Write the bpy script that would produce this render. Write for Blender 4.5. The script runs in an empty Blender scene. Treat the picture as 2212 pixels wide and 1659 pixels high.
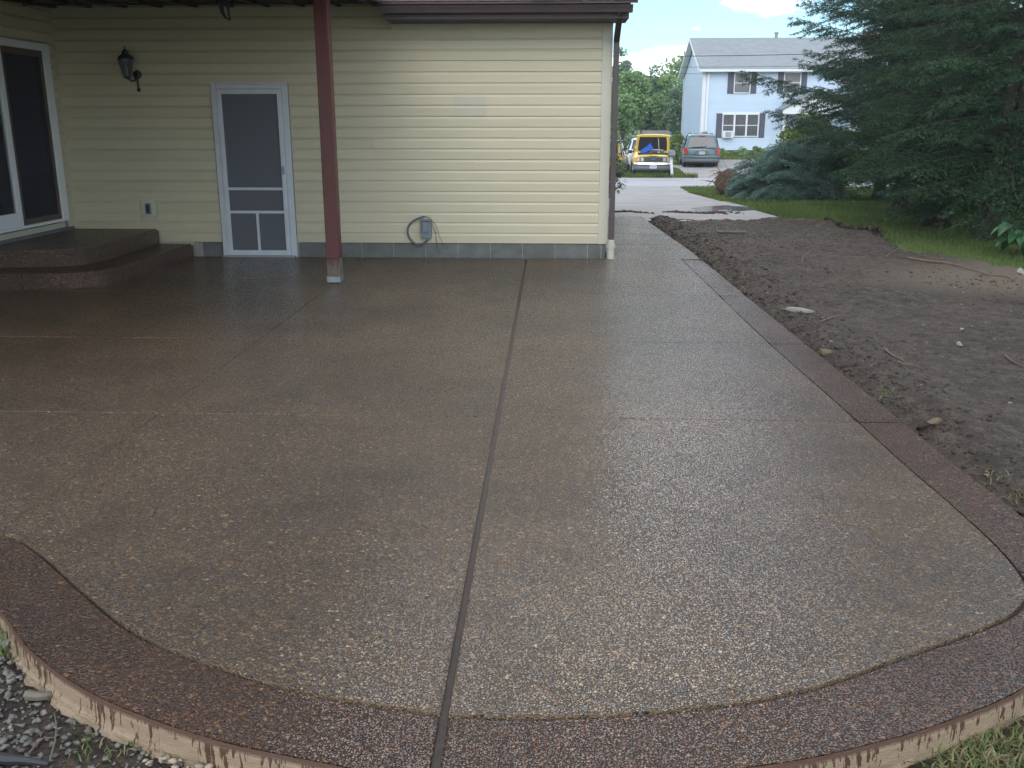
import bpy, bmesh, math, random
import numpy as np
from mathutils import Vector, Matrix, Euler

# ------------------------------------------------------------------ camera, sky, sun, exposure
SC = bpy.context.scene
COL = SC.collection
F, PITCH, YAW, CH = 2040.0, math.radians(15.38), math.radians(2.27), 1.62
cd = bpy.data.cameras.new('camera'); cam = bpy.data.objects.new('camera', cd); COL.objects.link(cam)
cd.sensor_width = 36.0; cd.lens = 36.0 * F / 2212.0; cd.clip_start = 0.05; cd.clip_end = 3000
cam.location = (0, 0, CH)
cam.rotation_euler = (math.pi / 2 - PITCH, 0, YAW)
SC.camera = cam

SUN_EL, SUN_AZ = math.radians(39), math.radians(188)      # azimuth clockwise from +Y
world = bpy.data.worlds.new('World'); SC.world = world; world.use_nodes = True
wn = world.node_tree; wn.nodes.clear()
def wnode(t, **k):
    n = wn.nodes.new(t)
    for a, b in k.items(): setattr(n, a, b)
    return n
wo = wnode('ShaderNodeOutputWorld'); wb = wnode('ShaderNodeBackground')
sky = wnode('ShaderNodeTexSky', sky_type='NISHITA'); sky.sun_disc = False
sky.sun_elevation = SUN_EL; sky.sun_rotation = SUN_AZ; sky.air_density = 1.0; sky.dust_density = 1.2; sky.ozone_density = 1.5
tc = wnode('ShaderNodeTexCoord'); sep = wnode('ShaderNodeSeparateXYZ')
wn.links.new(tc.outputs['Generated'], sep.inputs[0])
def wmath(op, a, b=None, c=None):
    n = wnode('ShaderNodeMath', operation=op)
    for i, v in enumerate((a, b, c)):
        if v is None: continue
        if isinstance(v, (int, float)): n.inputs[i].default_value = v
        else: wn.links.new(v, n.inputs[i])
    return n.outputs[0]
zz = wmath('ADD', wmath('MAXIMUM', sep.outputs[2], 0.0), 0.16)
cx = wmath('DIVIDE', sep.outputs[0], zz); cy = wmath('DIVIDE', sep.outputs[1], zz)
comb = wnode('ShaderNodeCombineXYZ'); wn.links.new(cx, comb.inputs[0]); wn.links.new(cy, comb.inputs[1]); comb.inputs[2].default_value = 8.21
cn = wnode('ShaderNodeTexNoise'); cn.inputs['Scale'].default_value = 1.15; cn.inputs['Detail'].default_value = 9; cn.inputs['Roughness'].default_value = 0.56
wn.links.new(comb.outputs[0], cn.inputs['Vector'])
cr = wnode('ShaderNodeValToRGB'); cr.color_ramp.elements[0].position = 0.45; cr.color_ramp.elements[1].position = 0.56
wn.links.new(cn.outputs['Fac'], cr.inputs[0])
cn2 = wnode('ShaderNodeTexNoise'); cn2.inputs['Scale'].default_value = 2.2; cn2.inputs['Detail'].default_value = 5
wn.links.new(comb.outputs[0], cn2.inputs['Vector'])
ccol = wnode('ShaderNodeMix', data_type='RGBA'); ccol.inputs[6].default_value = (8.5, 9.0, 10.2, 1); ccol.inputs[7].default_value = (17.5, 17.5, 17.8, 1)
ccr = wnode('ShaderNodeMapRange'); ccr.inputs[1].default_value = 0.38; ccr.inputs[2].default_value = 0.6
wn.links.new(cn2.outputs['Fac'], ccr.inputs[0]); wn.links.new(ccr.outputs[0], ccol.inputs[0])
smix = wnode('ShaderNodeMix', data_type='RGBA')
stint = wnode('ShaderNodeMix', data_type='RGBA', blend_type='MULTIPLY'); stint.inputs[0].default_value = 1.0; stint.inputs[7].default_value = (.78, 1.0, 1.12, 1); wn.links.new(sky.outputs[0], stint.inputs[6])
wn.links.new(cr.outputs[0], smix.inputs[0]); wn.links.new(stint.outputs[2], smix.inputs[6]); wn.links.new(ccol.outputs[2], smix.inputs[7])
wn.links.new(smix.outputs[2], wb.inputs['Color']); wb.inputs['Strength'].default_value = 0.132
wn.links.new(wb.outputs[0], wo.inputs[0])

sl = bpy.data.lights.new('sun', 'SUN'); sl.energy = 0.55; sl.angle = math.radians(38); sl.color = (1.0, 0.96, 0.9)
sun = bpy.data.objects.new('sun', sl); COL.objects.link(sun)
sd = Vector((math.sin(SUN_AZ) * math.cos(SUN_EL), math.cos(SUN_AZ) * math.cos(SUN_EL), math.sin(SUN_EL)))
sun.rotation_euler = (-sd).to_track_quat('-Z', 'Y').to_euler()
sun.location = (0, -5, 30)
SC.view_settings.view_transform = 'Standard'; SC.view_settings.look = 'None'
SC.view_settings.exposure = 0.62; SC.view_settings.gamma = 1.0
SC.view_settings.use_curve_mapping = False
SC.render.engine = 'CYCLES'
SC.cycles.use_denoising = True; SC.cycles.denoising_prefilter = 'NONE'      # keeps the pebbles crisp
SC.cycles.sample_clamp_indirect = 6.0
SC.cycles.max_bounces = 6; SC.cycles.transparent_max_bounces = 12

# ------------------------------------------------------------------ helpers
_Rm = Matrix.Rotation(YAW, 3, 'Z') @ Matrix.Rotation(math.pi / 2 - PITCH, 3, 'X')
def _ray(px, py): return _Rm @ Vector(((px - 1106) / F, -(py - 829.5) / F, -1.0))
def at_z(px, py, z=0.0):
    d = _ray(px, py); t = (z - CH) / d.z; return Vector((d.x * t, d.y * t, z))
def at_y(px, py, Y):
    d = _ray(px, py); t = Y / d.y; return Vector((d.x * t, Y, CH + d.z * t))
def at_x(px, py, X):
    d = _ray(px, py); t = X / d.x; return Vector((X, d.y * t, CH + d.z * t))

def props(o, label=None, cat=None, group=None, kind=None):
    if label: o['label'] = label
    if cat: o['category'] = cat
    if group: o['group'] = group
    if kind: o['kind'] = kind
    return o
def thing(name, loc, label, cat, group=None, rz=0.0):
    o = bpy.data.objects.new(name, None); COL.objects.link(o); o.empty_display_size = 0.2
    o.location = loc; o.rotation_euler = (0, 0, rz)
    return props(o, label, cat, group)
def wloc(o):
    v = Vector((0, 0, 0))
    while o is not None: v += Vector(o.location); o = o.parent
    return v
def link(name, me, mat, parent=None, smooth=False):
    o = bpy.data.objects.new(name, me); COL.objects.link(o)
    if mat is not None:
        for m in (mat if isinstance(mat, (list, tuple)) else [mat]): me.materials.append(m)
    if parent is not None: o.parent = parent
    if smooth: me.polygons.foreach_set('use_smooth', [True] * len(me.polygons))
    return o

class MB:
    """collects shapes; build() links them as one mesh object"""
    def __init__(s): s.v = []; s.f = []
    def add(s, vs, fs):
        b = len(s.v); s.v += [tuple(p) for p in vs]; s.f += [tuple(i + b for i in f) for f in fs]; return s
    def box(s, x0, x1, y0, y1, z0, z1, M=None):
        vs = [Vector(p) for p in ((x0,y0,z0),(x1,y0,z0),(x1,y1,z0),(x0,y1,z0),(x0,y0,z1),(x1,y0,z1),(x1,y1,z1),(x0,y1,z1))]
        if M is not None: vs = [M @ p for p in vs]
        return s.add(vs, [(0,3,2,1),(4,5,6,7),(0,1,5,4),(1,2,6,5),(2,3,7,6),(3,0,4,7)])
    def prism(s, poly, d0, d1, axis='z', M=None):
        n = len(poly); vs = []
        for d in (d0, d1):
            for a, b in poly:
                p = {'z': (a, b, d), 'y': (a, d, b), 'x': (d, a, b)}[axis]
                vs.append(M @ Vector(p) if M is not None else p)
        fs = [tuple(range(n))[::-1], tuple(range(n, 2 * n))] + [(i, (i + 1) % n, n + (i + 1) % n, n + i) for i in range(n)]
        return s.add(vs, fs)
    def tube(s, pts, r, seg=8, caps=True):
        pts = [Vector(p) for p in pts]; n = len(pts); rr = r if isinstance(r, (list, tuple)) else [r] * n
        up = Vector((0.13, 0.21, 1)).normalized(); vs = []; a = None
        for i, p in enumerate(pts):
            d = (pts[min(i + 1, n - 1)] - pts[max(i - 1, 0)])
            d = d.normalized() if d.length > 1e-9 else Vector((0, 0, 1))
            if a is None: a = d.cross(up)
            a = a - d * a.dot(d)
            if a.length < 1e-4: a = d.cross(Vector((1, 0, 0)))
            a.normalize(); b = d.cross(a)
            for k in range(seg):
                t = 2 * math.pi * k / seg; vs.append(p + (a * math.cos(t) + b * math.sin(t)) * rr[i])
        fs = [(i*seg+k, i*seg+(k+1)%seg, (i+1)*seg+(k+1)%seg, (i+1)*seg+k) for i in range(n-1) for k in range(seg)]
        if caps: fs += [tuple(range(seg))[::-1], tuple((n-1)*seg+k for k in range(seg))]
        return s.add(vs, fs)
    def lathe(s, prof, c, axis='z', seg=16, ang=1.0):
        vs = []; n = len(prof); c = Vector(c)
        for r, h in prof:
            for k in range(seg):
                t = 2 * math.pi * k / seg; x, y = r * math.cos(t), r * math.sin(t)
                vs.append(c + Vector({'z': (x, y, h), 'y': (x, h, y), 'x': (h, x, y)}[axis]))
        fs = [(i*seg+k, i*seg+(k+1)%seg, (i+1)*seg+(k+1)%seg, (i+1)*seg+k) for i in range(n-1) for k in range(seg)]
        fs += [tuple(range(seg))[::-1], tuple((n-1)*seg+k for k in range(seg))]
        return s.add(vs, fs)
    def build(s, name, mat, parent=None, world=True, bevel=0.0, smooth=False, bseg=1, **kw):
        off = wloc(parent) if (parent is not None and world) else Vector((0, 0, 0))
        me = bpy.data.meshes.new(name)
        me.from_pydata([tuple(Vector(p) - off) for p in s.v], [], s.f)
        bm = bmesh.new(); bm.from_mesh(me); bmesh.ops.recalc_face_normals(bm, faces=bm.faces)
        if bevel > 0:
            bmesh.ops.bevel(bm, geom=[e for e in bm.edges if len(e.link_faces) == 2 and e.calc_face_angle(0) > 0.5], offset=bevel, segments=bseg, affect='EDGES', clamp_overlap=True)
        bm.to_mesh(me); bm.free(); me.validate()
        o = link(name, me, mat, parent, smooth)
        return props(o, **kw)

def np_mesh(name, V, T, mat, parent=None, off=None, smooth=False, **kw):
    """triangle mesh from numpy arrays"""
    me = bpy.data.meshes.new(name); V = np.asarray(V, dtype=np.float32); T = np.asarray(T, dtype=np.int32)
    if parent is not None and off is None: V = V - np.array(wloc(parent), dtype=np.float32)
    k = T.shape[1]
    me.vertices.add(len(V)); me.vertices.foreach_set('co', V.ravel())
    me.loops.add(len(T) * k); me.loops.foreach_set('vertex_index', T.ravel())
    me.polygons.add(len(T)); me.polygons.foreach_set('loop_start', np.arange(0, len(T) * k, k, dtype=np.int32))
    me.polygons.foreach_set('loop_total', np.full(len(T), k, dtype=np.int32))
    me.update(calc_edges=True)
    o = link(name, me, mat, parent)
    if smooth: me.polygons.foreach_set('use_smooth', np.ones(len(T), dtype=bool))
    return props(o, **kw)

# ---- numpy value noise
_rs = np.random.RandomState(7); _tab = _rs.rand(256, 256)
def vnoise(x, y):
    xi = np.floor(x).astype(int); yi = np.floor(y).astype(int); fx = x - xi; fy = y - yi
    fx = fx * fx * (3 - 2 * fx); fy = fy * fy * (3 - 2 * fy)
    a = _tab[xi % 256, yi % 256]; b = _tab[(xi + 1) % 256, yi % 256]; c = _tab[xi % 256, (yi + 1) % 256]; d = _tab[(xi + 1) % 256, (yi + 1) % 256]
    return (a * (1 - fx) + b * fx) * (1 - fy) + (c * (1 - fx) + d * fx) * fy
def fbm(x, y, oct=4, gain=0.5):
    s = 0; a = 1; t = 0
    for i in range(oct):
        s = s + a * vnoise(x * 2 ** i + 17.3 * i, y * 2 ** i + 5.1 * i); t += a; a *= gain
    return s / t - 0.5

# ------------------------------------------------------------------ materials
def newmat(name):
    m = bpy.data.materials.new(name); m.use_nodes = True; nt = m.node_tree
    b = nt.nodes['Principled BSDF']
    return m, nt, b
def N(nt, t, ins=None, **k):
    n = nt.nodes.new(t)
    for a, b in k.items(): setattr(n, a, b)
    for a, b in (ins or {}).items():
        if isinstance(b, bpy.types.NodeSocket): nt.links.new(b, n.inputs[a])
        else: n.inputs[a].default_value = b
    return n
def ramp(nt, fac, stops, interp='LINEAR'):
    n = nt.nodes.new('ShaderNodeValToRGB'); n.color_ramp.interpolation = interp
    e = n.color_ramp.elements
    while len(e) < len(stops): e.new(0.5)
    for q, (p, c) in zip(e, stops):
        q.position = p; q.color = (*c, 1) if not isinstance(c, (int, float)) else (c, c, c, 1)
    if fac is not None: nt.links.new(fac, n.inputs[0])
    return n
def mixc(nt, f, a, b, blend='MIX'):
    n = nt.nodes.new('ShaderNodeMix'); n.data_type = 'RGBA'; n.blend_type = blend
    for i, v in ((0, f), (6, a), (7, b)):
        if isinstance(v, bpy.types.NodeSocket): nt.links.new(v, n.inputs[i])
        elif i == 0: n.inputs[0].default_value = v
        else: n.inputs[i].default_value = (*v, 1)
    return n.outputs[2]
def scl(c, k): return tuple(min(1, x * k) for x in c)

def pm(name, col, var=0.25, scale=3.0, rough=0.6, bump=0.0, bscale=None, metal=0.0, col2=None, stretch=(1, 1, 1), spec=0.5, orand=0.0, coat=0.0, rvar=0.1, world=False):
    m, nt, b = newmat(name)
    co = N(nt, 'ShaderNodeNewGeometry').outputs['Position'] if world else N(nt, 'ShaderNodeTexCoord').outputs['Object']
    mp = N(nt, 'ShaderNodeMapping', {'Vector': co, 'Scale': stretch}).outputs[0]
    n1 = N(nt, 'ShaderNodeTexNoise', {'Vector': mp, 'Scale': scale, 'Detail': 6.0, 'Roughness': 0.62})
    c = mixc(nt, ramp(nt, n1.outputs['Fac'], [(0.3, 0.0), (0.7, 1.0)]).outputs[0], scl(col, 1 - var), col2 if col2 else scl(col, 1 + var * 0.6))
    if orand:
        oi = N(nt, 'ShaderNodeObjectInfo')
        hv = N(nt, 'ShaderNodeHueSaturation', {'Color': c, 'Saturation': 1.0})
        mr = N(nt, 'ShaderNodeMapRange', {'Value': oi.outputs['Random'], 3: 1 - orand, 4: 1 + orand})
        nt.links.new(mr.outputs[0], hv.inputs['Value']); c = hv.outputs[0]
    nt.links.new(c, b.inputs['Base Color'])
    rr = N(nt, 'ShaderNodeMapRange', {'Value': n1.outputs['Fac'], 3: max(0, rough - rvar), 4: min(1, rough + rvar)})
    nt.links.new(rr.outputs[0], b.inputs['Roughness'])
    b.inputs['Metallic'].default_value = metal; b.inputs['Specular IOR Level'].default_value = spec
    b.inputs['Coat Weight'].default_value = coat
    if bump:
        n2 = N(nt, 'ShaderNodeTexNoise', {'Vector': mp, 'Scale': bscale or scale * 8, 'Detail': 5.0})
        bp = N(nt, 'ShaderNodeBump', {'Height': n2.outputs['Fac'], 'Strength': 1.0, 'Distance': bump})
        nt.links.new(bp.outputs[0], b.inputs['Normal'])
    return m

def aggregate(name, paste, tint, dark=1.0, dims='2D', glint=.17, rlo=.09, rhi=.24, coat=.5):
    """exposed aggregate concrete: pebbles of several colours in paste, wet sheen"""
    m, nt, b = newmat(name)
    pos = N(nt, 'ShaderNodeNewGeometry').outputs['Position']
    wob = N(nt, 'ShaderNodeTexNoise', {'Vector': pos, 'Scale': 60.0, 'Detail': 2.0})
    pw = N(nt, 'ShaderNodeMix', {0: 0.006, 4: pos, 5: wob.outputs['Color']}, data_type='VECTOR').outputs[1]
    def layer(sc, thr, seed):
        mp = N(nt, 'ShaderNodeMapping', {'Vector': pw, 'Location': (seed, seed * 1.7, 0.13), 'Scale': (1.0, 1.12, 1.0)}).outputs[0]
        v = N(nt, 'ShaderNodeTexVoronoi', {'Vector': mp, 'Scale': sc, 'Randomness': 1.0}, voronoi_dimensions=dims)
        sp = N(nt, 'ShaderNodeSeparateColor', {0: v.outputs['Color']})
        # pebble radius differs by cell
        r = N(nt, 'ShaderNodeMapRange', {'Value': sp.outputs[1], 3: thr * 0.45, 4: thr * 1.1}).outputs[0]
        d = N(nt, 'ShaderNodeMath', {0: r, 1: v.outputs['Distance']}, operation='SUBTRACT').outputs[0]
        mask = N(nt, 'ShaderNodeMapRange', {'Value': d, 1: 0.0, 2: 0.07}).outputs[0]
        dome = N(nt, 'ShaderNodeMapRange', {'Value': d, 1: 0.0, 2: 0.3}).outputs[0]
        return sp.outputs[0], sp.outputs[2], mask, dome, v.outputs['Color']
    pal = [(0.0, (.045, .045, .055)), (.14, (.12, .085, .06)), (.30, (.20, .15, .105)), (.42, (.075, .075, .085)), (.54, (.27, .20, .13)), (.64, (.10, .105, .12)),
           (.74, (.17, .10, .06)), (.84, (.33, .28, .21)), (.92, (.035, .04, .07)), (.965, (.5, .46, .4))]
    def tt(c): return tuple(x * t * dark for x, t in zip(c, tint))
    r1, q1, m1, d1, k1 = layer(72.0, 0.62, 0.0)
    r2, q2, m2, d2, k2 = layer(150.0, 0.66, 3.7)
    c1 = ramp(nt, r1, [(p, tt(c)) for p, c in pal], 'CONSTANT').outputs[0]
    c2 = ramp(nt, r2, [(p, tt(c)) for p, c in pal], 'CONSTANT').outputs[0]
    big = N(nt, 'ShaderNodeTexNoise', {'Vector': pos, 'Scale': 0.55, 'Detail': 4.0, 'Roughness': 0.6}).outputs['Fac']
    fine = N(nt, 'ShaderNodeTexNoise', {'Vector': pos, 'Scale': 420.0, 'Detail': 2.0}).outputs['Fac']
    pc = mixc(nt, fine, scl(paste, 0.7), scl(paste, 1.25))
    # not every cell of the coarse layer holds a pebble
    sel = N(nt, 'ShaderNodeMath', {0: q1, 1: 0.55}, operation='GREATER_THAN').outputs[0]
    m1s = N(nt, 'ShaderNodeMath', {0: m1, 1: sel}, operation='MULTIPLY').outputs[0]
    c = mixc(nt, m2, pc, c2); c = mixc(nt, m1s, c, c1)
    stain = N(nt, 'ShaderNodeTexNoise', {'Vector': pos, 'Scale': 2.3, 'Detail': 7.0, 'Roughness': 0.7}).outputs['Fac']
    c = mixc(nt, ramp(nt, stain, [(.52, 0.0), (.72, .55)]).outputs[0], c, scl(paste, .6))
    blotch = ramp(nt, big, [(0.34, 0.66), (0.5, 1.0), (0.68, 1.28)]).outputs[0]
    c = mixc(nt, 1.0, c, blotch, 'MULTIPLY')
    nt.links.new(c, b.inputs['Base Color'])
    # wetness: glossy sealer, uneven
    wet = N(nt, 'ShaderNodeTexNoise', {'Vector': pos, 'Scale': 1.3, 'Detail': 5.0, 'Roughness': 0.65}).outputs['Fac']
    rg = N(nt, 'ShaderNodeMapRange', {'Value': wet, 1: 0.3, 2: 0.7, 3: rlo, 4: rhi}).outputs[0]
    peb = N(nt, 'ShaderNodeMath', {0: m1s, 1: m2}, operation='MAXIMUM').outputs[0]
    rg2 = N(nt, 'ShaderNodeMix', {0: peb, 2: .62, 3: rg}).outputs[0]
    nt.links.new(rg2, b.inputs['Roughness'])
    sg = N(nt, 'ShaderNodeMix', {0: peb, 2: .22, 3: .75}).outputs[0]
    nt.links.new(sg, b.inputs['Specular IOR Level'])
    cw = N(nt, 'ShaderNodeMix', {0: peb, 2: .12 * coat, 3: coat}).outputs[0]; nt.links.new(cw, b.inputs['Coat Weight']); b.inputs['Coat Roughness'].default_value = .10
    h1 = N(nt, 'ShaderNodeMath', {0: d1, 1: sel}, operation='MULTIPLY').outputs[0]
    h = N(nt, 'ShaderNodeMath', {0: N(nt, 'ShaderNodeMath', {0: h1, 1: 1.6}, operation='MULTIPLY').outputs[0], 1: d2}, operation='ADD').outputs[0]
    bp = N(nt, 'ShaderNodeBump', {'Height': h, 'Strength': 0.85, 'Distance': 0.0028})
    # every pebble lies at its own slight tilt
    kc = N(nt, 'ShaderNodeMix', {0: m1s, 4: k2, 5: k1}, data_type='VECTOR').outputs[1]
    tl = N(nt, 'ShaderNodeVectorMath', {0: kc, 1: (.5, .5, .5)}, operation='SUBTRACT').outputs[0]
    tl = N(nt, 'ShaderNodeVectorMath', {0: tl, 3: glint}, operation='SCALE').outputs[0]
    nn = N(nt, 'ShaderNodeVectorMath', {0: bp.outputs[0], 1: tl}, operation='ADD').outputs[0]
    nn = N(nt, 'ShaderNodeVectorMath', {0: nn}, operation='NORMALIZE').outputs[0]
    nt.links.new(nn, b.inputs['Normal']); nt.links.new(nn, b.inputs['Coat Normal'])
    return m

M = {}
M['field'] = aggregate('field_aggregate', (.060, .037, .018), (1.04, .82, .54), 0.70)
M['border'] = aggregate('border_aggregate', (.032, .013, .0055), (1.06, .62, .34), 0.44, coat=.15)
M['step'] = aggregate('step_aggregate', (.050, .030, .019), (1.0, .76, .56), 0.55, dims='3D', glint=.1, coat=.25)
M['paste_edge'] = aggregate('slab_lip', (.17, .115, .068), (1.0, .85, .62), 0.85, dims='3D')
M['joint'] = pm('joint_groove', (.045, .030, .020), .6, 45, .5, .003, world=True)
M['siding'] = pm('cream_vinyl_siding', (.475, .43, .30), .05, 2.0, .42, .0004, 60, orand=.035, world=True, stretch=(1, 1, 6))
M['siding_new'] = pm('cream_vinyl_patch', (.435, .405, .31), .03, 2.0, .45, .0004, 60, world=True)
M['trim_cream'] = pm('cream_corner_trim', (.47, .45, .36), .05, 3, .42, world=True)
M['block'] = pm('concrete_block', (.125, .13, .12), .32, 5, .85, .002, 90, orand=.12, world=True)
M['mortar'] = pm('mortar', (.26, .26, .24), .2, 20, .9, .001, world=True)
M['white'] = pm('white_painted_frame', (.50, .53, .56), .08, 6, .4, orand=.02)
M['white_clean'] = pm('white_vinyl', (.62, .65, .66), .03, 4, .4)
M['brown_metal'] = pm('brown_aluminium', (.062, .045, .045), .15, 6, .4, spec=.5)
M['fascia'] = pm('dark_brown_fascia', (.05, .033, .036), .2, 8, .55)
M['shingle_brown'] = pm('brown_shingle', (.14, .085, .075), .5, 18, .9, .004, 90, orand=.15)
M['dark'] = pm('painted_room_shade', (.012, .013, .017), .2, 3, .7)
M['curtain'] = pm('grey_curtain', (.10, .11, .13), .25, 5, .9, stretch=(1, 6, .4))
M['brown_frame'] = pm('brown_screen_frame', (.075, .055, .042), .2, 8, .5)
M['rafter'] = pm('dark_rafter_paint', (.035, .026, .032), .3, 8, .6)
M['redpaint'] = pm('dark_red_paint', (.100, .023, .020), .22, 7, .5, .0015, 30, stretch=(1, 1, .25))
M['barewood'] = pm('weathered_bare_wood', (.14, .12, .09), .35, 14, .85, .002, 60, stretch=(1, 1, .15))
M['zinc'] = pm('galvanised_metal', (.26, .29, .31), .2, 12, .45, metal=.5)
M['greybox'] = pm('grey_painted_box', (.14, .175, .19), .12, 9, .45)
M['conduit'] = pm('grey_conduit', (.10, .105, .125), .1, 12, .5)
M['pvc'] = pm('off_white_pipe', (.44, .43, .36), .12, 8, .45)
M['black'] = pm('black_iron', (.018, .018, .022), .2, 10, .45)
M['door_inner'] = pm('inner_door_paint', (.24, .25, .28), .08, 4, .5)
M['concrete_face'] = None
M['bark'] = pm('grey_brown_bark', (.045, .036, .029), .5, 9, .95, .012, 30, stretch=(1, 1, .3))
M['bark_red'] = pm('reddish_pine_bark', (.13, .07, .05), .5, 7, .95, .015, 20, stretch=(1, 1, .35))
M['asphalt'] = pm('faded_asphalt', (.27, .262, .25), .16, 1.2, .8, .004, 120, world=True, col2=(.35, .33, .30))
M['road'] = pm('road_asphalt', (.36, .36, .37), .08, .6, .85, .004, 90, world=True)
M['roadpaint'] = pm('worn_white_paint', (.70, .70, .70), .15, 8, .7, world=True)
M['roadpaint_y'] = pm('worn_yellow_paint', (.55, .38, .16), .2, 8, .7, world=True)
M['glass_dark'] = pm('dark_window_glass', (.02, .025, .03), .3, 2, .06, spec=.8, rvar=.03)
M['rubber'] = pm('black_tyre_rubber', (.02, .02, .02), .2, 20, .8)
M['chrome'] = pm('chrome', (.6, .62, .64), .05, 6, .2, metal=1.0)
M['hub'] = pm('silver_wheel', (.45, .46, .48), .1, 10, .35, metal=.8)

def glassmix(name, tint, alpha, rough=.04):
    m, nt, b = newmat(name); out = nt.nodes['Material Output']
    b.inputs['Base Color'].default_value = (*tint, 1); b.inputs['Roughness'].default_value = rough
    tr = N(nt, 'ShaderNodeBsdfTransparent', {'Color': (.85, .88, .9, 1)})
    mx = N(nt, 'ShaderNodeMixShader', {0: alpha}); nt.links.new(tr.outputs[0], mx.inputs[1]); nt.links.new(b.outputs[0], mx.inputs[2])
    nt.links.new(mx.outputs[0], out.inputs[0]); return m
M['pane'] = glassmix('window_pane', (.02, .03, .035), .45)
M['screen'] = glassmix('insect_screen', (.135, .14, .155), .66, .9)
M['screen_dark'] = glassmix('dark_insect_screen', (.03, .03, .04), .6, .9)
M['lantern_glass'] = glassmix('smoky_lantern_glass', (.10, .11, .14), .5, .15)

def foliage(name, dark, light, tip=None, rough=.55, sc=1.6, trans=.25):
    m, nt, b = newmat(name); out = nt.nodes['Material Output']
    pos = N(nt, 'ShaderNodeTexCoord').outputs['Object']
    n1 = N(nt, 'ShaderNodeTexNoise', {'Vector': pos, 'Scale': sc, 'Detail': 4.0}).outputs['Fac']
    n2 = N(nt, 'ShaderNodeTexNoise', {'Vector': pos, 'Scale': 14.0, 'Detail': 2.0}).outputs['Fac']
    c = mixc(nt, ramp(nt, n1, [(.35, 0.0), (.65, 1.0)]).outputs[0], dark, light)
    c = mixc(nt, ramp(nt, n2, [(.5, 0.0), (.72, .7)]).outputs[0], c, tip or scl(light, 1.5))
    nt.links.new(c, b.inputs['Base Color']); b.inputs['Roughness'].default_value = rough
    b.inputs['Specular IOR Level'].default_value = .35
    if trans:
        t = N(nt, 'ShaderNodeBsdfTranslucent', {'Color': c}); mx = N(nt, 'ShaderNodeMixShader', {0: trans})
        nt.links.new(b.outputs[0], mx.inputs[1]); nt.links.new(t.outputs[0], mx.inputs[2]); nt.links.new(mx.outputs[0], out.inputs[0])
    return m
M['spruce'] = foliage('spruce_needles', (.014, .040, .017), (.033, .078, .031), (.066, .13, .055))
M['spruce2'] = foliage('yellower_spruce_needles', (.017, .046, .017), (.038, .084, .028), (.08, .14, .048))
M['pine'] = foliage('pine_needles', (.020, .048, .028), (.046, .092, .054), (.10, .158, .095))
M['bluespruce'] = foliage('blue_green_needles', (.065, .125, .10), (.16, .26, .21), (.32, .44, .38), sc=2.5)
M['leaf'] = foliage('leaf_green', (.15, .25, .10), (.27, .41, .16), (.40, .54, .24), sc=.5)
M['leaf2'] = foliage('leaf_bluish_green', (.12, .21, .125), (.21, .32, .18), (.31, .44, .25), sc=.5)
M['leaf_dark'] = foliage('glossy_dark_leaf', (.018, .045, .02), (.035, .075, .028), (.06, .11, .04), rough=.3)
M['leaf_yellow'] = foliage('yellowish_leaf', (.10, .16, .045), (.19, .27, .075), (.30, .38, .12))
M['hosta'] = foliage('broad_green_leaf', (.025, .075, .03), (.045, .12, .045), (.07, .16, .07), rough=.3, sc=4)
M['grass'] = foliage('grass_blade', (.06, .105, .024), (.115, .165, .038), (.20, .24, .075), sc=.8, rough=.6)
M['drygrass'] = foliage('straw', (.16, .14, .06), (.26, .23, .11), (.35, .30, .16))
M['rootsoil'] = pm('root_ball_soil', (.11, .072, .050), .5, 6, .95, .02, 25)
M['root'] = pm('root_bark', (.17, .115, .075), .35, 12, .85, .003, 50)
M['clod'] = pm('dark_soil_clods', (.044, .030, .020), .4, 9, .95, .006, 60, world=True, col2=(.075, .055, .038))
M['stone'] = pm('pale_stone', (.15, .135, .115), .45, 11, .75, .002, 60, orand=.3, world=True)
M['gravel'] = pm('grey_gravel', (.11, .105, .09), .6, 30, .65, .002, 120, world=True, col2=(.23, .22, .19))

# lawn ground, dirt ground, slab side
m, nt, b = newmat('lawn_soil')
pos = N(nt, 'ShaderNodeNewGeometry').outputs['Position']
n1 = N(nt, 'ShaderNodeTexNoise', {'Vector': pos, 'Scale': .7, 'Detail': 8.0, 'Roughness': .7}).outputs['Fac']
n2 = N(nt, 'ShaderNodeTexNoise', {'Vector': pos, 'Scale': 22.0, 'Detail': 5.0, 'Roughness': .7}).outputs['Fac']
c = mixc(nt, ramp(nt, n1, [(.35, 0.0), (.65, 1.0)]).outputs[0], (.07, .11, .028), (.14, .175, .045))
c = mixc(nt, ramp(nt, n2, [(.45, 0.0), (.7, .8)]).outputs[0], c, (.045, .06, .02))
nt.links.new(c, b.inputs['Base Color']); b.inputs['Roughness'].default_value = .95
bp = N(nt, 'ShaderNodeBump', {'Height': n2, 'Strength': 1.0, 'Distance': .05}); nt.links.new(bp.outputs[0], b.inputs['Normal'])
M['lawn'] = m

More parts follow.
